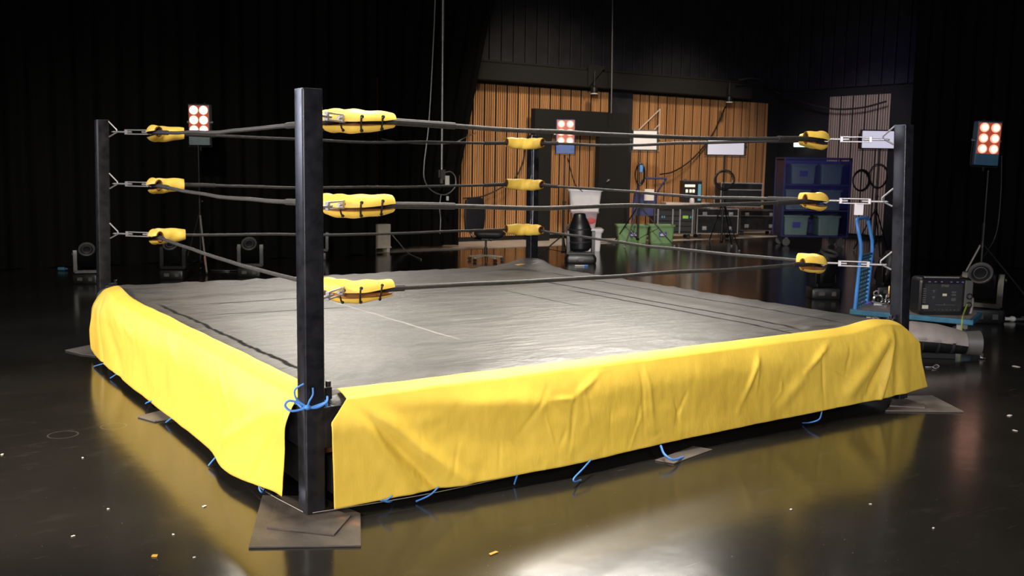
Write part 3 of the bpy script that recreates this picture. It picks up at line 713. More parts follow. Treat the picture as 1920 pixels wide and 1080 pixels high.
# ------------------------------------------------------------------ moving heads
def moving_head(label, p, s=1.0, yaw=0, pitch=0.0, rz=0):
    t = thing('moving_head', label, 'stage light', p, FACE+rz, 'moving head lights')
    b = MB(); b.loft([[(x*f, y*f, z) for x, y in rbox(.36*s, .26*s, .04*s, 4)] for z, f in ((0,.96),(.02*s,1),(.11*s,1),(.13*s,.92))]); bs = b.obj('base', 'black', t, bevel=.004)
    b = MB(); b.box((-.06*s,-.132*s,.065*s),(.07*s,.004,.045*s)); b.obj('control_panel', 'ringgrey', bs, bevel=.003)
    b = MB(); b.box((.08*s,-.132*s,.065*s),(.05*s,.004,.05*s)); b.obj('socket', 'ringgrey', bs, bevel=.003)
    y = Matrix.Rotation(yaw, 4, 'Z')
    b = MB()
    pr = []
    for sgn in (-1,1):
        b.loft([[y @ Vector((sgn*.155*s + (x*.055*s), yy*.10*s*f, z)) for x, yy in ((-.5,-.5),(.5,-.5),(.5,.5),(-.5,.5))] for z, f in ((.15*s,1.0),(.30*s,.9),(.40*s,.8),(.455*s,.5))])
        c = y @ Vector((sgn*.183*s,0,.40*s)); b.ball(c, .030*s, (.6,1,1), 8)
    b.box((0,0,.16*s),(.34*s,.12*s,.045*s), yaw)
    b.obj('yoke', 'black', t, bevel=.004)
    Mh = Matrix.Translation((0,0,.375*s)) @ y @ Matrix.Rotation(PI/2-pitch, 4, 'X')
    b = MB(); b.loft([[Mh @ Vector((x*f, yy*f, z*s)) for x, yy in rbox(.235*s, .225*s, rr_*s, 5)] for z, f, rr_ in ((-.215,.70,.05),(-.19,.92,.05),(-.10,1,.05),(.03,1,.07),(.10,.98,.10),(.155,.92,.11))]); hd = b.obj('head', 'black', t, angle=.7)
    b = MB(); b.lathe([(.076*s,.150*s),(.104*s,.150*s),(.106*s,.178*s),(.097*s,.184*s),(.086*s,.176*s)], 24, Mh, True); b.obj('lens_ring', 'ringgrey', hd)
    b = MB(); b.tube([Mh @ Vector((.056*s*math.cos(a*.3142), .056*s*math.sin(a*.3142), .172*s)) for a in range(20)], .004*s, 6, True); b.obj('inner_ring', 'ringgrey', hd)
    b = MB(); b.lathe([(.0,.172*s),(.04*s,.168*s),(.088*s,.158*s)], 20, Mh); b.obj('lens', 'lens', hd)
    return t
moving_head('black moving head light on the floor left of the left post', G(160,532)+FWD*.1, .98, .35, .62)
moving_head('black moving head light on the floor below the bottom left pad', G(322,524)+FWD*.1, 1.0, 0, .80)
moving_head('black moving head light on the floor between the left pad and the near post', G(467,519)+FWD*.1, 1.02, .12, .62)
moving_head('black moving head light half hidden behind the near post', G(594,487)+FWD*.1, 1.02, .1, .6)
moving_head('black moving head light on the floor below the right bottom pad', G(1549,561)+FWD*.12, 1.12, .5, 1.25)
moving_head('black moving head light tilted towards the ring beside the control box on the trolley', G(1850,607)+FWD*.15, 1.22, -.55, .55, -.1)
moving_head('black moving head light hidden behind the right post and trolley', G(1668,556)+FWD*.1, 1.05, .6, 1.2)
# large barrel moving head in the middle
t = thing('moving_head', 'tall barrel-shaped black moving head light in front of the white tubs', 'stage light', G(1089,494)+FWD*.18, FACE, 'moving head lights')
b = MB(); b.loft([[(x*f, y*f, z) for x, y in rbox(.54,.40,.06,4)] for z, f in ((0,.95),(.03,1),(.10,1),(.15,.88))]); b.obj('base', 'black', t, bevel=.005)
b = MB()
for s in (-1,1): b.loft([[(s*.215+x*.06, y*.16*f, z) for x, y in ((-.5,-.5),(.5,-.5),(.5,.5),(-.5,.5))] for z, f in ((.14,1),(.40,.95),(.55,.7))])
b.box((0,0,.16),(.44,.18,.05)); b.obj('yoke', 'black', t, bevel=.006)
Mh = Matrix.Translation((0,0,.20)) @ Matrix.Rotation(-.05,4,'Y')
b = MB(); b.lathe([(.0,-.01),(.14,0),(.185,.05),(.20,.20),(.20,.34),(.185,.42),(.155,.50),(.115,.585),(.105,.64),(.07,.655),(.0,.655)], 28, Mh); hd = b.obj('head', 'black', t)
b = MB(); b.lathe([(.190,.36),(.206,.37),(.206,.385),(.185,.395)], 28, Mh, True); b.obj('band', 'mesh', hd); b = MB(); b.lathe([(.196,.14),(.206,.15),(.206,.17),(.196,.18)], 28, Mh, True); b.obj('band', 'mesh', hd)
b = MB(); b.tube(arc((-.17,0,.50), .10, PI*.1, PI*.95, 12, 'xz', .17), .016, 8); b.obj('handle', 'ringgrey', hd)
b = MB(); b.box((0,-.204,.07),(.09,.005,.05)); b.obj('control_panel', 'ringgrey', t)
b = MB(); q = G(1087,498,.012); b.box(q, (.16,.02,.016), FACE); tag(b.obj('blue_white_bottle', 'label', bevel=.006), 'small white strip of litter lying in front of the barrel-shaped light', 'litter')
b = MB(); q = G(1098,498,.012); b.cyl(q-RTV*.03, q+RTV*.04, .014); tag(b.obj('bottle_cap', 'bluecord', bevel=.003), 'small blue cap lying in front of the barrel-shaped light', 'cap')

# spotlight lying on the floor at the right corner
t = thing('profile_spotlight', 'big grey and black spotlight lying on the floor beside the yellow skirt', 'spotlight', G(1768,676)+FWD*.16, FACE-.10)
def shell(xs, up):
    L = []
    for x, ry, zt, zb in xs:
        z0 = (zt+zb)/2*.9 if up else (zt+zb)/2*.9; out = []
        for k in range(13):
            a = PI*k/12 if up else PI+PI*k/12; out.append((x, ry*math.cos(a), z0+(zt-z0 if up else z0-zb)*math.sin(a)))
        L.append(out)
    return L
prof = [(-.42,.10,.27,.10),(-.36,.14,.31,.07),(-.22,.155,.325,.05),(0,.15,.305,.045),(.15,.135,.27,.04),(.24,.118,.245,.038)]
b = MB(); b.loft(shell(prof, True)); sh = b.obj('top_shell', 'greyshell', t, angle=.9)
for k in range(4):
    x = -.30+k*.13; b = MB(); b.box((x, -.155+.005*k, .20-.012*k), (.07,.02,.02), 0); b.obj('louvre', 'greyshell', sh, bevel=.004)
b = MB(); b.loft(shell(prof, False)); b.obj('lower_body', 'black', t, angle=.9)
for x in (-.30,-.16,-.02,.11):
    r_ = .150-.02*(x+.3); b = MB(); b.tube([(x, r_*math.cos(a), .16+r_*.86*math.sin(a)) for a in [PI*1.0+PI*k/14 for k in range(15)]], .014, 6); b.obj('rib', 'mesh', t)
Mx = Matrix.Translation((.22,0,.138)) @ Matrix.Rotation(PI/2,4,'Y')
b = MB(); b.lathe([(.102,0),(.106,.02),(.114,.13),(.117,.15),(.106,.152),(.098,.10),(.09,.0)], 26, Mx, True); b.obj('lens_tube', 'ringgrey', t)
b = MB(); b.lathe([(.0,.10),(.05,.097),(.098,.085)], 24, Mx); b.obj('lens', 'lens', t)
b = MB(); b.box((.39,-.03,.03),(.03,.02,.05)); b.box((.40,-.03,.012),(.05,.03,.015)); b.obj('latch', 'chrome', t, bevel=.003)
b = MB(); b.box((-.1,0,.025),(.5,.16,.05)); b.obj('bracket', 'blackm', t, bevel=.006)
cord('wire_loop', 'twisted silver wire loop on the floor in front of the lying spotlight', [G(1735,688,.006), G(1748,688,.006), G(1755,684,.006), G(1761,687,.006), G(1754,691,.006), G(1748,688,.012)], .004, 'steel', 'wire')

# ------------------------------------------------------------------ trolley
zd = .22
A_, B_ = G(1597,581,zd), G(1822,601,zd)
ux = (B_-A_); TL = ux.length; ux.normalize(); TW = .62
t = thing('platform_trolley', 'blue platform trolley with tall loop handle beside the right post', 'trolley', (A_.x, A_.y, 0), math.atan2(ux.y, ux.x))
def trolley_parts(t, TL, TW, zd, frame, tube, hh=.93, mesh=True):
    b = MB(); b.box((TL/2, TW/2, zd-.005), (TL-.05, TW-.05, .02)); b.obj('deck', 'deck', t, False, .004)
    b = MB(); b.box((TL/2,.0,zd-.02),(TL,.035,.055)); b.box((TL/2,TW,zd-.02),(TL,.035,.055)); b.box((0,TW/2,zd-.02),(.035,TW+.035,.055)); b.box((TL,TW/2,zd-.02),(.035,TW+.035,.055)); b.obj('deck_frame', frame, t, False, .008)
    y0, y1 = .05, TW-.05; lean = -.0
    def hp(y, z): 
        k = max(0, (z-.62)/.4); return (.02 + .03*min(z,.66)/.66 - (.0 if z < .66 else .075*min(1,(z-.66)/.30)), y, zd+z)
    top = hh
    pts = [hp(y0, z) for z in (0,.15,.3,.45,.6,.7,.8,top-.07)] + [hp(y0+.015, top-.025), hp(y0+.06, top)] + [hp(y1-.06, top), hp(y1-.015, top-.025)] + [hp(y1, z) for z in (top-.07,.8,.7,.6,.45,.3,.15,0)]
    b = MB(); b.tube(pts, .019, 10); hd = b.obj('handle', tube, t)
    if mesh:
        b = MB()
        fx = lambda z: .02+.03*z/.66
        b.box((fx(.56),(y0+y1)/2,zd+.56),(.022,y1-y0,.022))
        for k in range(12): b.box((fx(.03+k*.045),(y0+y1)/2,zd+.03+k*.045),(.006,y1-y0,.022))
        for k in range(1,6): b.loft([[(fx(z)+ax, y0+(y1-y0)*k/6+ay, zd+z) for ax, ay in ((-.003,-.005),(.003,-.005),(.003,.005),(-.003,.005))] for z in (0,.56)])
        b.obj('mesh_panel', frame, t, False)
    for cx, cy in ((.14,.10),(.14,TW-.10),(TL-.14,.10),(TL-.14,TW-.10)):
        b = MB(); b.cyl((cx,cy-.018,.072),(cx,cy+.018,.072),.070,n=24); w = b.obj('caster', 'rubber', t, bevel=.005)
        b = MB(); b.cyl((cx,cy-.021,.072),(cx,cy+.021,.072),.040,n=18); b.obj('hub', 'chrome', w)
        b = MB(); b.box((cx+.02,cy-.028,.12),(.05,.005,.12)); b.box((cx+.02,cy+.028,.12),(.05,.005,.12)); b.box((cx+.02,cy,zd-.045),(.09,.075,.012)); b.obj('fork', 'steel', w, False, .002)
trolley_parts(t, TL, TW, zd, 'troll', 'trollbright', hh=.95)
TROT = math.atan2(ux.y, ux.x); vy = Vector((-ux.y, ux.x, 0))
def on_deck(px, py): return G(px, py, zd+.006)
# control box
pb = on_deck(1772,592)+FWD*.14
t = thing('control_box', 'black lighting control box with white markings standing on the trolley', 'control box', pb, FACE+.04); t.scale = (.9, .9, .9)
w, h, dd = .60, .425, .26
b = MB(); b.loft([[(x, y, z) for x, z in rbox(w*f, h*f, .05, 4)] for y, f in ((-dd/2,.94),(-dd/2+.02,1),(dd/2-.02,1),(dd/2,.94))]); o = b.obj('case', 'black', t, angle=.7); o.location.z = h/2
b = MB(); b.box((-.03,-dd/2-.002,h*.47),(w*.72,.006,h*.74)); fp = b.obj('front_panel', 'mesh', t, False, .003)
fy = -dd/2-.008
def mark(x, z, w_, h_, m_='ringgrey', n_='marking'): b = MB(); b.box((x,fy,z),(w_,.003,h_)); b.obj(n_, m_, t, False)
for x, z in ((-.145,.275),(-.145,.205)): b = MB(); b.prism([(-.02,.012),(.02,.012),(0,-.02)][::-1], -.001, .001, Matrix.Translation((x,fy,z)) @ FRONT); b.obj('triangle_mark', 'ringgrey', t, False)
mark(-.235,.095,.075,.045); mark(-.02,.235,.052,.03)
for z in (.30,.275,.25,.225,.20,.175,.15): mark(-.25,z,.035,.012,n_='scale_mark')
for x, z in ((.085,.265),(.085,.235),(.085,.19),(.085,.175)): mark(x,z,.05,.018,n_='button')
mark(-.07,.12,.09,.006); mark(.05,.12,.11,.005); mark(-.015,.125,.012,.022,n_='slider')
for k in range(7): mark(-.12+k*.045,.065,.012,.010,n_='button')
b = MB(); b.box((-.02,fy-.002,.235),(.048,.003,.026)); b.box((-.235,fy-.002,.095),(.07,.003,.04)); b.obj('label_plate', 'labelbeige', t, False)
text('STAD', .036, 'greyshell', t, Matrix.Translation((-.02,fy-.001,.335)) @ FRONT)
b = MB(); b.box((.255,-dd/2-.004,.25),(.09,.012,.30)); b.obj('side_panel', 'ringgrey', t, False, .006)
b = MB()
for z in (.22,.12): b.tube([(.265+.030*math.cos(a*.39), -dd/2-.014, z+.030*math.sin(a*.39)) for a in range(16)], .007, 6, True)
b.obj('socket', 'black', t)
b = MB(); b.box((-.05,-dd/2+.03,h+.003),(.40,.03,.014)); b.obj('top_edge', 'alu', t, False, .003)
for x in (-.2,-.13,-.06,.05,.12,.18): b = MB(); b.box((x,-dd/2-.004,h-.045),(.022,.008,.010)); b.obj('indicator', 'purple', t, False)
b = MB(); b.tube(bez([(.30,-.12,.02),(.325,-.1,.12),(.32,-.1,.2)],10),.016,8); b.obj('handle', 'greyshell', t)
qe = on_deck(1801,603)-FWD*.035; cord('earth_wire', 'yellow-green wire hanging from the control box past the trolley edge', [on_deck(1812,592)+Vector((0,0,.12)), on_deck(1806,598)+Vector((0,0,.05)), qe+Vector((0,0,.02)), qe+Vector((0,0,-.08)), qe-FWD*.01+Vector((0,0,-.17))], .008, 'yellowgreen', 'wire')
# clamps and tapes on the deck
def clamp(label, p, rz, s=1.0):
    t = thing('pipe_clamp', label, 'clamp', p, rz, 'steel pipe clamps')
    b = MB(); b.tube(arc((0,0,.05*s), .036*s, -.3*PI, 1.15*PI, 14), .011*s, 8); b.box((0,0,.008*s),(.07*s,.035*s,.016*s)); b.obj('jaw', 'chrome', t)
    b = MB(); b.cyl((-.05*s,-.01,.03*s),(.085*s,-.03,.015*s),.010*s,n=10); b.ball((.085*s,-.03,.016*s),.018*s,n=6); b.obj('bolt', 'chrome', t)
    b = MB(); b.tube(bez([(-.03*s,0,.07*s),(-.04*s,-.01,.11*s),(-.01*s,-.01,.125*s),(.0,0,.10*s)],12),.007*s,6); b.obj('wing_nut', 'steel', t)
    return t
c1 = clamp('shiny steel pipe clamp on the trolley deck beside the purple tapes', on_deck(1646,572), FACE-.3, 1.25)
clamp('shiny steel pipe clamp lying by the right post on the trolley deck', on_deck(1663,575), FACE+.7, 1.1)
b = MB(); q = on_deck(1666,562); b.lathe([(.022,0),(.022,.02),(.012,.03),(.012,.15),(.009,.16),(.0,.165)], 14, Matrix.Translation(q)); tag(b.obj('brass_spigot', 'brass'), 'upright brass spigot pin on the trolley deck by the right post', 'pin')
for lab, px in (('left one of two small purple tape rolls on the trolley deck', 1620), ('right one of two small purple tape rolls on the trolley deck', 1629)):
    b = MB(); b.lathe([(.014,0),(.032,0),(.032,.022),(.014,.022)], 18, Matrix.Translation(on_deck(px,569)), True); tag(b.obj('tape_roll', 'purple', bevel=.002), lab, 'tape', 'purple tape rolls')
# tag hanging at the right middle turnbuckle
sx, sy = SG['R']; A = Vector(APEX['R'][1]); g = Vector((-sx,-sy,0)).normalized(); q = A+g*.235
b = MB(); b.box((q.x,q.y,q.z-.058),(.066,.003,.085),FACE); tag(b.obj('paper_tag', 'whitep', smooth=False), 'pale tag hanging from the middle turnbuckle at the right post', 'tag')

# ------------------------------------------------------------------ office chair
p = G(910,491)+FWD*.15
t = thing('office_chair', 'black swivel office chair with pale star base behind the far ropes', 'chair', p, FACE)
b = MB(); b.cyl((0,0,.07),(0,0,.24),.028); b.cyl((0,0,.22),(0,0,.40),.018); b.obj('gas_lift', 'black', t)
for k in range(5):
    a = 2*PI*k/5+.3; d = Vector((math.cos(a), math.sin(a), 0))
    b = MB(); b.loft([[d*r+Vector((-d.y,d.x,0))*sx_*w_ + Vector((0,0,z+zz*.012)) for sx_, zz in ((-1,-1),(1,-1),(1,1),(-1,1))] for r, w_, z in ((.02,.028,.10),(.30,.016,.072))]); lg = b.obj('leg', 'greyleg', t, bevel=.004)
    b = MB(); n_ = Vector((-d.y,d.x,0)); 
    for s in (-1,1): b.cyl(d*.30+n_*s*.008+Vector((0,0,.03)), d*.30+n_*s*.024+Vector((0,0,.03)), .028, n=14)
    b.obj('caster', 'rubber', lg)
b = MB(); b.loft([[(x*f+.06, y*f, z) for x, y in rbox(.52,.48,.12,5)] for z, f in ((.40,.62),(.43,.88),(.47,1),(.505,.98),(.52,.86))]); b.obj('seat', 'mesh', t, angle=1.2)
b = MB(); b.box((0.02,0,.385),(.20,.16,.05)); b.cyl((.05,-.08,.38),(.10,-.28,.37),.008); b.obj('mechanism', 'black', t, bevel=.008)
b = MB()
Mb = Matrix.Translation((-.20,.02,0)) @ Matrix.Rotation(.65,4,'Z')
b.loft([[Mb @ Vector((x*fw + 0, (1 if s else -1)*0 + y, z)) for x, y in rbox(.44,.055,.025,4)] for z, fw, s in ((.50,.70,0),(.58,.92,0),(.75,1,0),(.92,.97,0),(1.05,.84,0),(1.09,.6,0))]); b.obj('backrest', 'mesh', t, angle=1.0)
b = MB(); b.tube(bez([(-.02,0,.39),(-.20,.03,.40),(-.27,.05,.50),(-.25,.05,.66)],14),.02,8); b.obj('back_support', 'black', t)

# ------------------------------------------------------------------ tubs and crates
def tub(name, label, p, w, d, h, m, rz, taper=.86, lid=False, ribs=3, group=None, cat='tub'):
    t = thing(name, label, cat, p, rz, group)
    b = MB(); th = .012
    lo = [rbox(w*taper, d*taper, .04, 4), rbox(w, d, .04, 4)]
    out = [[(x, y, 0) for x, y in lo[0]], [(x, y, h) for x, y in lo[1]]]
    inn = [[(x*(1-2*th/w), y*(1-2*th/d), h) for x, y in lo[1]], [(x*(1-2*th/w), y*(1-2*th/d), .015) for x, y in lo[0]]]
    b.loft(out+inn); b.obj('body', m, t, angle=.5)
    b = MB(); R = rbox(w+.05, d+.05, .05, 4); r2 = rbox(w-.01, d-.01, .04, 4)
    b.loft([[(x,y,h-.03) for x,y in rbox(w+.045,d+.045,.05,4)], [(x,y,h+.004) for x,y in R], [(x,y,h+.004) for x,y in r2], [(x,y,h-.03) for x,y in r2]], cap=False); b.obj('rim', m, t, angle=.5)
    if ribs:
        b = MB()
        for k in range(ribs):
            x = w*taper*(-.36+.72*k/(ribs-1)) if ribs > 1 else 0
            b.loft([[(x*(1+(1/taper-1)*z/h)+sx_*.012, -d/2*(taper+(1-taper)*z/h)+yy, z) for sx_, yy in ((-1,.004),(1,.004),(1,-.010),(-1,-.010))] for z in (.02, h-.035)])
        b.obj('rib', m, t, False)
    if lid: b = MB(); b.loft([[(x*f,y*f,z) for x,y in R] for z,f in ((h+.004,1.02),(h+.03,1.02),(h+.042,.96))]); b.obj('lid', m, t, angle=.5)
    return t
pw = G(1093,471)+FWD*.25
tub('plastic_tub', 'lowest white plastic tub with lid in the stack behind the barrel-shaped light', pw+RTV*.06, .62, .45, .40, 'whitep', FACE, .90, True, 0, 'white tubs in the stack')
t = tub('plastic_tub', 'milky see-through tub with red contents in the middle of the white tub stack', pw+RTV*.02+Vector((0,0,.444)), .52, .40, .33, 'clearp', FACE, .82, False, 0, 'white tubs in the stack')
b = MB(); b.ball((.13,-.175,.17),.085,(1.1,.18,1)); b.ball((-.1,-.172,.2),.07,(1.2,.18,.9)); b.obj('contents', 'red', t)
tub('plastic_tub', 'opaque white plastic tub with wide rim on top of the stack', pw+RTV*.02+Vector((0,0,.780)), .64, .46, .42, 'whitep', FACE, .86, False, 0, 'white tubs in the stack')
def green_crate(label, px, w, fwd=.2):
    p = G(px, 461)+FWD*fwd
    t = tub('green_crate', label, p, w, .42, .40, 'greenp', FACE, .88, False, 2, 'green crates', 'crate')
    b = MB(); b.box((.02,-.2065,.20),(.17,.012,.10)); lb = b.obj('sticker', 'lblue', t, False)
    b = MB(); b.box((.02,-.214,.225),(.06,.003,.022)); b.box((.02,-.214,.185),(.12,.003,.030)); b.obj('sticker_mark', 'label', lb, False)
    return t
green_crate('green plastic crate with a blue sticker, left one of the pair on the floor', 1192, .68, .8)
green_crate('green plastic crate with a blue sticker, right one of the pair on the floor', 1249, .55, .86)

# ------------------------------------------------------------------ flight cases
def case(label, p, w, h, d, rz, cast=True, handles=True, group='black flight cases'):
    t = thing('flight_case', label, 'flight case', p, rz, group); z0 = .13 if cast else .0
    b = MB(); b.box((0,0,z0+h/2),(w,d,h)); b.obj('body', 'black', t, False, .004)
    b = MB(); e = .022
    for x in (-1,1):
        for y in (-1,1): b.box((x*w/2,y*d/2,z0+h/2),(e,e,h))
    for z in (0,h,h*.72):
        for y in (-1,1): b.box((0,y*d/2,z0+z),(w,e*.8,e))
    for z in (0,h):
        for x in (-1,1): b.box((x*w/2,0,z0+z),(e,d,e))
    b.obj('edge_trim', 'alu' if 'silver' in label else 'ringgrey', t, False, .003)
    if handles:
        for x in (-.32,.32):
            for z in (.22,.80):
                b = MB(); b.box((x*w,-d/2-.008,z0+h*z),(.10,.012,.085)); b.cyl((x*w-.02,-d/2-.018,z0+h*z),(x*w+.02,-d/2-.018,z0+h*z),.014,n=8); b.obj('latch', 'steel', t, False, .002)
    if cast:
        for x in (-1,1):
            for y in (-1,1):
                b = MB(); cx, cy = x*(w/2-.1), y*(d/2-.1); b.cyl((cx,cy-.02,.05),(cx,cy+.02,.05),.05,n=18); b.box((cx,cy,.112),(.06,.06,.04)); b.obj('caster', 'rubber', t, bevel=.004)
    return t
RZ = FACE+.10
pa = G(1262,449)+FWD*.3
t = case('open black rack case with a green-lit display under the pale plank', pa, .95, .60, .5, RZ, True, False)
b = MB()
for z in (.24,.36,.48,.60): b.box((-.02,-.262,z),(.82,.02,.10))
b.obj('rack_unit', 'mesh', t, False, .004)
b = MB(); b.box((.25,-.276,.52),(.13,.006,.065)); b.obj('display', 'screen', t, False)
for x in (-.40,-.05,.12,.42): b = MB(); b.box((x,-.27,.42),(.03,.015,.56)); b.obj('rack_rail', 'alu', t, False)
b = MB(); 
for x in (-.3,-.25,.37,.41): b.box((x,-.276,.52),(.02,.006,.05))
b.obj('button', 'cyan', t, False)
pbx = G(1343,449)+FWD*.35
case('black flight case with silver edges and butterfly latches right of the rack case', pbx, .98, .58, .55, RZ)
pcx = G(1420,442)+FWD*.3
case('low black flight case standing against the wall beside the blue cage', pcx, .98, .50, .55, RZ)
pd = pbx+RTV*.60+FWD*.25+Vector((0,0,.76))
case('black flight case lying on top of the two cases, silver corner', pd, 1.0, .55, .5, RZ, False, False)
b = MB(); q = pa+RTV*.30-FWD*.02; b.box((q.x,q.y,.80),(1.05,.5,.10),RZ); tag(b.obj('plank', 'pale', smooth=False, bevel=.004), 'thick pale plank lying on the rack case', 'plank')
t = thing('amplifier_rack', 'small black amplifier rack with lit slots standing on the pale plank', 'amplifier', (pa.x+RTV.x*.42, pa.y+RTV.y*.42, .851), RZ)
b = MB(); b.box((0,0,.25),(.44,.32,.50)); b.obj('case', 'black', t, False, .006)
b = MB(); b.box((-.07,-.165,.39),(.24,.012,.055)); b.obj('light_bar', 'glowwarm', t, False)
b = MB()
for x in (-.14,-.05,.02): b.box((x,-.165,.27),(.05,.010,.07))
b.obj('lit_slot', 'glowwarm', t, False)
b = MB(); b.box((.16,-.165,.24),(.07,.012,.38)); b.obj('side_strip', 'cyan', t, False)
b = MB(); b.box((0,-.12,.515),(.48,.02,.015)); b.cyl((-.18,-.12,.50),(-.18,-.12,.55),.03); b.obj('top_handle', 'ringgrey', t)
b = MB(); q = pa+RTV*.42-FWD*.2; b.lathe([(.05,0),(.06,.03),(.05,.09),(.03,.11),(0,.112)],14,Matrix.Translation((q.x,q.y,.851))); tag(b.obj('paper_cup', 'whitep'), 'small white cup on the pale plank in front of the amplifier rack', 'cup')

# dark blue hand cart behind the green crates
pcart = G(1210,452)+FWD*.75
t = thing('hand_cart', 'dark blue hand cart with sloping handle behind the green crates', 'cart', pcart, FACE)
b = MB(); b.tube(bez([(-.22,0,.25),(-.20,.0,.9),(-.14,-.02,1.12),(.02,-.05,1.40)],20),.02,8); b.tube(bez([(.30,0,.25),(.32,0,.9),(.36,-.02,1.12),(.54,-.05,1.40)],20),.02,8); b.cyl((.02,-.05,1.40),(.54,-.05,1.40),.022); b.obj('handle', 'darkblue', t)
b = MB(); b.box((.04,.0,.30),(.62,.5,.05)); b.obj('deck', 'darkblue', t, False, .006)
b = MB(); b.box((.05,0,.78),(.5,.02,.5)); b.obj('back_panel', 'darkblue', t, False, .004)
for x in (-.2,.28):
    for y in (-.16,.16):
        b = MB(); b.cyl((x,y-.02,.10),(x,y+.02,.10),.10); b.box((x,y,.23),(.06,.06,.10)); b.obj('wheel', 'rubber', t, bevel=.004)
b = MB(); q = pcart+RTV*.14-FWD*.10; b.box((q.x,q.y,1.02),(.22,.02,.26),FACE); tag(b.obj('paper_sheet', 'label', smooth=False), 'white sheet fixed to the dark blue hand cart', 'paper')

# blue cage with bins
pcg = G(1528,463)+FWD*.45
t = thing('roll_cage', 'tall blue wheeled cage holding stacked bins, in front of the right wall', 'roll cage', pcg, FACE)
cw, cd, chh = 1.42, .72, 1.92
for x in (-1,1):
    for y in (-1,1):
        b = MB(); b.box((x*cw/2,y*cd/2,.2+(chh-.2)/2),(.04,.04,chh-.2)); b.obj('upright', 'darkblue', t, False, .004)
        b = MB(); cx, cy = x*(cw/2-.12), y*(cd/2-.08); b.cyl((cx,cy-.025,.085),(cx,cy+.025,.085),.085,n=20); b.box((cx,cy,.17),(.07,.07,.05)); b.obj('caster', 'ringgrey', t, bevel=.005)
for z in (.22,.78,1.33): b = MB(); b.box((0,0,z),(cw,cd,.035)); b.obj('shelf', 'darkblue', t, False, .004)
b = MB(); b.box((0,-cd/2,chh-.02),(cw,.04,.04)); b.box((0,cd/2,chh-.02),(cw,.04,.04)); b.box((-cw/2,0,chh-.02),(.04,cd,.04)); b.box((cw/2,0,chh-.02),(.04,cd,.04)); b.obj('top_frame', 'darkblue', t, False, .004)
b = MB(); b.box((0,-cd/2-.004,1.36),(cw-.05,.006,1.06)); b.obj('front_film', 'cagefilm', t, False)
b = MB(); b.box((-cw/2,0,1.05),(.008,cd-.04,1.6)); b.box((cw/2,0,1.05),(.008,cd-.04,1.6)); b.box((0,cd/2,1.05),(cw-.04,.008,1.6)); b.obj('side_panel', 'darkblue', t, False)
row = {0:'bottom', 1:'middle', 2:'top'}
for j, z in enumerate((.242,.80,1.352)):
    for s, w_, lab in ((-.38 if j < 2 else -.28,.54,'left'), (.33,.48,'right')):
        q = pcg+RTV*s-FWD*.06+Vector((0,0,z))
        tb = tub('storage_bin', f'grey-green bin on the {row[j]} shelf of the blue cage, {lab} one', q, w_, .46, .42, 'tealbin', FACE, .92, False, 3 if lab == 'right' else 0, 'bins in the blue cage', 'bin')
        if lab == 'left':
            b = MB(); b.box((0,-.232,.22),(.17,.008,.12)); b.obj('sticker', 'lblue', tb, False)

# ------------------------------------------------------------------ wall fittings, cables, hanging pipe
t = thing('exit_sign', 'small glowing exit sign on the dark wall beside the yellow pad', 'sign', PX(1502,268,19.0), -PI/2+.35)
b = MB(); b.box((0,0,0),(.36,.06,.20)); b.obj('lightbox', 'exit', t, False, .006)
b = MB(); b.prism([(-.11,.06),(.0,.06),(.0,.10),(.10,0),(.0,-.10),(.0,-.06),(-.11,-.06)][::-1], 0, .003, Matrix.Translation((.06,-.031,0)) @ FRONT); b.obj('arrow', 'exit', t, False)
b = MB(); b.box((0,0,.12),(.03,.03,.05)); b.obj('bracket', 'black', t, False)
def pot(label, p):
    t = thing('ceiling_spot', label, 'lamp', p, 0, 'small downlights')
    b = MB(); b.lathe([(.075,0),(.08,.02),(.08,.14),(.03,.17)],18); b.obj('can', 'black', t)
    b = MB(); b.lathe([(.0,.004),(.07,.004),(.082,-.006),(.082,.012)],18); b.obj('rim', 'label', t)
    b = MB(); b.cyl((0,0,.16),(0,0,.5),.014); b.obj('stem', 'black', t)
pot('small downlight hanging under the ledge left of the black column', PY(1114,176,13.45))
pot('small downlight on a stem above the middle light panel', PY(1367,192,13.45))
pp = PY(828,345,11.6)
t = thing('hanging_pole', 'thin grey pole hanging from the ceiling in front of the curtains', 'pole', (pp.x, pp.y, 1.30))
b = MB(); b.cyl((0,0,.22),(0,0,6.7),.020,n=12); b.obj('pipe', 'alu', t)
b = MB(); b.cyl((0,0,2.55),(0,0,6.7),.028,n=12); b.obj('sleeve', 'alu', t)
b = MB(); b.box((.02,0,.16),(.09,.06,.19)); b.cyl((0,0,.0),(0,0,.09),.035); b.box((-.05,0,.18),(.03,.03,.14)); b.obj('connector', 'ringgrey', t, bevel=.006)
b = MB(); b.box((.10,-.03,.06),(.085,.02,.17)); b.box((.11,-.03,-.27),(.05,.015,.08)); b.obj('white_tag', 'label', t, False, .003)
b = MB(); b.tube(bez([(.0,0,-.02),(-.04,0,-.12),(-.07,0,-.10)],10),.01,6); b.tube(bez([(.03,0,-.02),(.05,0,-.12),(.02,0,-.16)],10),.012,6); b.obj('plug', 'black', t)
cord('hanging_cable', 'thin cable drooping in a loop beside the hanging pole', [PY(818,0,11.55)+Vector((0,0,.6)), PY(812,90,11.55), PY(804,230,11.55), PY(795,310,11.55), PY(797,340,11.55), PY(812,359,11.55), PY(835,365,11.55), PY(852,352,11.55), PY(854,333,11.55), PY(845,322,11.55), PY(832,324,11.55)], .010, 'alu', 'cable', 60)
cord('hanging_cable', 'thin cable end dangling below the hanging pole', [PY(827,366,11.58), PY(824,388,11.55), PY(826,410,11.55), PY(825,438,11.55)], .008, 'alu', 'cable')
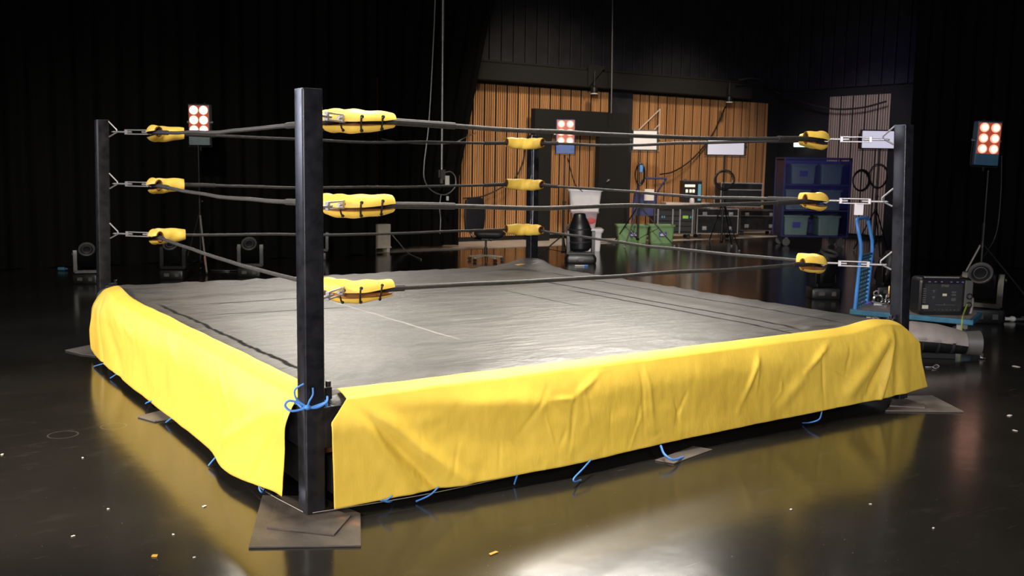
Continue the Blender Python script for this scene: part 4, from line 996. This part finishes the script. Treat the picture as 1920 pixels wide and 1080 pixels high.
cord('hanging_cable', 'slack cable sagging below the ropes in front of the second curtain', [PY(715,260,11.6), PY(760,268,11.6), PY(810,270,11.6), PY(850,268,11.6), PY(872,258,11.6), PY(895,248,12.4)], .008, 'alu', 'cable')
cord('hanging_wire', 'thin vertical wire hanging in front of the black column', [PY(1149,-60,13.2), PY(1148,60,13.2), PY(1147,150,13.2), PY(1146,212,13.2)], .010, 'alu', 'wire')
cord('wall_cable', 'black cable drooping across the oak wall below the middle light panel', [PY(1238,327,13.7), PY(1262,322,13.7), PY(1290,305,13.7), PY(1315,280,13.7), PY(1340,245,13.7), PY(1360,200,13.7)], .018, 'black', 'cable', 40)
cord('wall_cable', 'black cable sagging across the dark corner above the exit sign', [PY(1385,150,13.4), PY(1420,148,13.4), PX(1455,172,18.9), PX(1500,190,18.9), PX(1560,204,18.9), PX(1615,202,18.9), PX(1662,190,18.9)], .022, 'rubber', 'cable', 50)
cord('wall_cable', 'black cable drooping along the oak wall behind the office chair', [PY(868,372,13.6), PY(905,368,13.6), PY(940,352,13.6), PY(965,335,13.6), PY(980,305,13.6), PY(985,270,13.6)], .016, 'black', 'cable', 40)
cord('post_wire', 'thin pale wire hanging down the far post between the yellow pads', [Vector((4.55,4.62,1.93)), Vector((4.55,4.62,1.6)), Vector((4.555,4.62,1.3)), Vector((4.55,4.615,1.02))], .0045, 'alu', 'wire')
t = thing('wall_shelf', 'thin wire shelf with slanted struts on the oak wall above the cream light panel', 'shelf', PY(1225,240,13.85))
b = MB(); b.cyl((-.55,-.05,-.10),(.15,-.05,.45),.014,n=8); b.cyl((.15,-.05,.45),(.15,-.05,-.55),.014,n=8); b.obj('strut', 'pale', t)
b = MB(); b.cyl((-.1,-.05,-.12),(.15,-.05,.10),.010,n=8); b.cyl((-.55,-.05,-.10),(.15,-.05,-.08),.012,n=8); b.obj('rail', 'pale', t)
t = thing('storage_box', 'pale cardboard box in the gap between the two left curtains', 'box', (6.60, 12.42, 0), 0)
b = MB(); b.box((0,0,.32),(.36,.2,.42)); b.obj('body', 'palegrey', t, False, .006)
b = MB(); b.box((0,-.01,.10),(.38,.22,.03)); b.box((-.14,0,.045),(.06,.18,.09)); b.box((.14,0,.045),(.06,.18,.09)); b.obj('base', 'palegrey', t, False, .004)
cord('floor_cable', 'pale cable running from the second curtain onto the floor', [PY(735,440,12.5), PY(748,455,12.4), G(765,474,.012), G(790,486,.012)], .008, 'greyleg', 'cable')
# clutter of cables on the floor
def tangle(label, px, py, n, rx, rpx=None, m='black', r=.008):
    c = G(px, py); rnd = random.Random(px); pts = []
    for k in range(n): pts.append(c + RTV*rnd.uniform(-rx, rx) + FWD*rnd.uniform(-rx*.7, rx*.7) + Vector((0,0,.010+.03*rnd.random())))
    b = MB(); b.tube(bez(pts, n*8), r, 6); return tag(b.obj('cable_tangle', m), label, 'cable')
tangle('loose black cables on the floor between the two left moving heads', 420, 507, 9, .35)
tangle('loose black cables beside the foot of the left light stand', 372, 494, 7, .25)
tangle('loose grey cables and plugs on the floor at the far right', 1905, 600, 10, .28, m='ringgrey')
tangle('loose grey cable on the floor left of the green crates', 1142, 456, 7, .25, m='ringgrey')
b = MB(); q = G(118,504,.03); b.cyl(q-RTV*.07, q+RTV*.03, .026); b.cyl(q+RTV*.03, q+RTV*.07, .012); tag(b.obj('water_bottle', 'teal', bevel=.006), 'small blue bottle lying on the floor by the left curtain', 'bottle')
b = MB(); q = G(1898,598,.03); b.ball(q, .04, (1,1,.8), 8); b.cyl(q-RTV*.12, q, .02); tag(b.obj('cable_plug', 'label'), 'pale round plug on the floor at the far right', 'plug')
# litter
def scrap(label, px, py, w, h, m, z=.003, rz=None, cat='litter'):
    b = MB(); q = G(px, py, z); a = random.uniform(0, 3) if rz is None else rz
    b.prism([(-w/2,-h/2),(w/2,-h/2*.7),(w/2*.9,h/2),(-w/2*.8,h/2*.85)], -.0015, .0015, Matrix.Translation(q) @ Matrix.Rotation(a,4,'Z'))
    return tag(b.obj('confetti_scrap', m, smooth=False), label, cat, 'floor litter')
scrap('orange foil scrap on the floor in front of the right skirt', 925, 1037, .05, .018, 'gold', rz=.2)
scrap('gold foil scrap on the floor at the lower left', 290, 1042, .026, .026, 'gold')
for lab, x, y, s in (('pair of white crumbs on the floor left of the near board', 383, 949, .022), ('white crumb on the floor in the lower left', 203, 954, .014), ('white crumb at the bottom left of the floor', 137, 1005, .018), ('pale crumb left of the near board, close to the gold foil', 325, 1002, .014),
                     ('white crumb at the left edge of the floor', 4, 852, .022), ('pale crumb right of the gold foil scrap', 364, 1045, .012), ('pale crumb below the worn circle on the floor', 155, 858, .016), ('white scrap on the floor right of the right post board', 1893, 779, .045), ('pale scrap near the right edge of the floor', 1903, 807, .03),
                     ('pale crumb on the floor below the middle of the right skirt', 1483, 955, .016), ('white crumb left of the red reflection', 1750, 990, .016), ('pale scrap on the floor right of the lying spotlight', 1905, 687, .06), ('white crumb below the right skirt near the red glow', 1632, 945, .014)):
    scrap(lab, x, y, s, s*.6, 'whitebit')
scrap('small yellow foil scrap on the far corner of the mat', 975, 496, .14, .06, 'gold', z=.66)
scrap('yellow scrap on the floor behind the left end of the mat', 228, 538, .10, .04, 'gold')

# ------------------------------------------------------------------ light
def area(name, loc, target, size, power, col, sy=None, spread=None):
    l = bpy.data.lights.new(name, 'AREA'); l.energy = power; l.color = col; l.size = size
    if sy: l.shape = 'RECTANGLE'; l.size_y = sy
    if spread: l.spread = spread
    o = bpy.data.objects.new(name, l); C.objects.link(o); o.location = loc
    o.rotation_euler = (Vector(target)-Vector(loc)).to_track_quat('-Z', 'Y').to_euler(); return o
def spot(name, loc, target, ang, power, col, blend=.6, rad=.1):
    l = bpy.data.lights.new(name, 'SPOT'); l.energy = power; l.color = col; l.spot_size = math.radians(ang); l.spot_blend = blend; l.shadow_soft_size = rad
    o = bpy.data.objects.new(name, l); C.objects.link(o); o.location = loc
    o.rotation_euler = (Vector(target)-Vector(loc)).to_track_quat('-Z', 'Y').to_euler(); return o
WARM = (1,.90,.76)
NEUT = (1,.93,.83)
area('overhead_panel', (1.4,1.0,5.4), (1.4,.9,0), 2.2, 190, NEUT, 2.2, math.radians(100))
spot('ring_pool', (.6,.2,6.0), (1.3,.9,0), 50, 900, NEUT, 1.0, .5)
area('rear_panel', (7.5,6.6,5.4), (1.4,.2,.3), 2.8, 100, NEUT, 1.1, math.radians(90))
area('rear_panel', (4.9,11.5,4.85), (.5,.2,.2), 2.6, 46, NEUT, .9, math.radians(90))
spot('key_left', (-7.0,1.4,3.8), (.0,2.0,.1), 40, 4500, (1,.87,.68), .6, .35)
area('left_hall', (-4.3,7.0,2.7), (2.2,1.0,1.0), 2.4, 80, (.78,.80,1), 2.0, math.radians(110))
area('front_hall', (-4.5,-7.5,2.6), (2.4,2.2,1.2), 2.0, 105, NEUT, 1.6, math.radians(80))
spot('front_fill', (-1.0,-8.5,4.4), (2.6,.2,.2), 42, 1150, NEUT, .7, .4)
spot('cool_left', (-7.5,-3.2,2.3), (1.0,.8,1.2), 38, 800, (.62,.66,1), .6, .12)
spot('cool_front', (-.6,-7.6,1.9), (4.7,.1,1.2), 24, 600, (.70,.72,1), .6, .10)
spot('wall_wash', (10.0,8.5,6.8), (11.8,14,.9), 60, 1400, (1,.82,.62), .9, .3)
spot('wall_wash', (14.5,9.0,6.8), (15.8,14,.9), 54, 1050, (1,.82,.62), .9, .3)
spot('wall_wash', (12.5,7.6,6.0), (19.1,11.4,2.0), 30, 1000, (.95,.92,1), .8, .3)
spot('stage_front', (-1.0,-3.0,6.8), (11.8,11.5,.3), 29, 6800, NEUT, .8, .3)
spot('left_front', (-3.0,-2.0,6.5), (1.8,9.6,.1), 34, 2600, NEUT, .8, .3)
spot('right_front', (2.5,-6.5,5.2), (9.5,3.0,.6), 46, 700, (.92,.93,1), .8, .3)
spot('blue_wash', (13.6,8.6,6.4), (18.0,10.8,2.4), 62, 200, (.28,.26,1), .8, .2)
Wd = bpy.data.worlds.new('hall'); sc.world = Wd; Wd.use_nodes = True
Wd.node_tree.nodes['Background'].inputs[0].default_value = (.5,.48,.5,1); Wd.node_tree.nodes['Background'].inputs[1].default_value = .03
sc.view_settings.view_transform = 'Standard'; sc.view_settings.look = 'None'; sc.view_settings.exposure = 0
sc.cycles.use_denoising = True
sc.cycles.max_bounces = 8
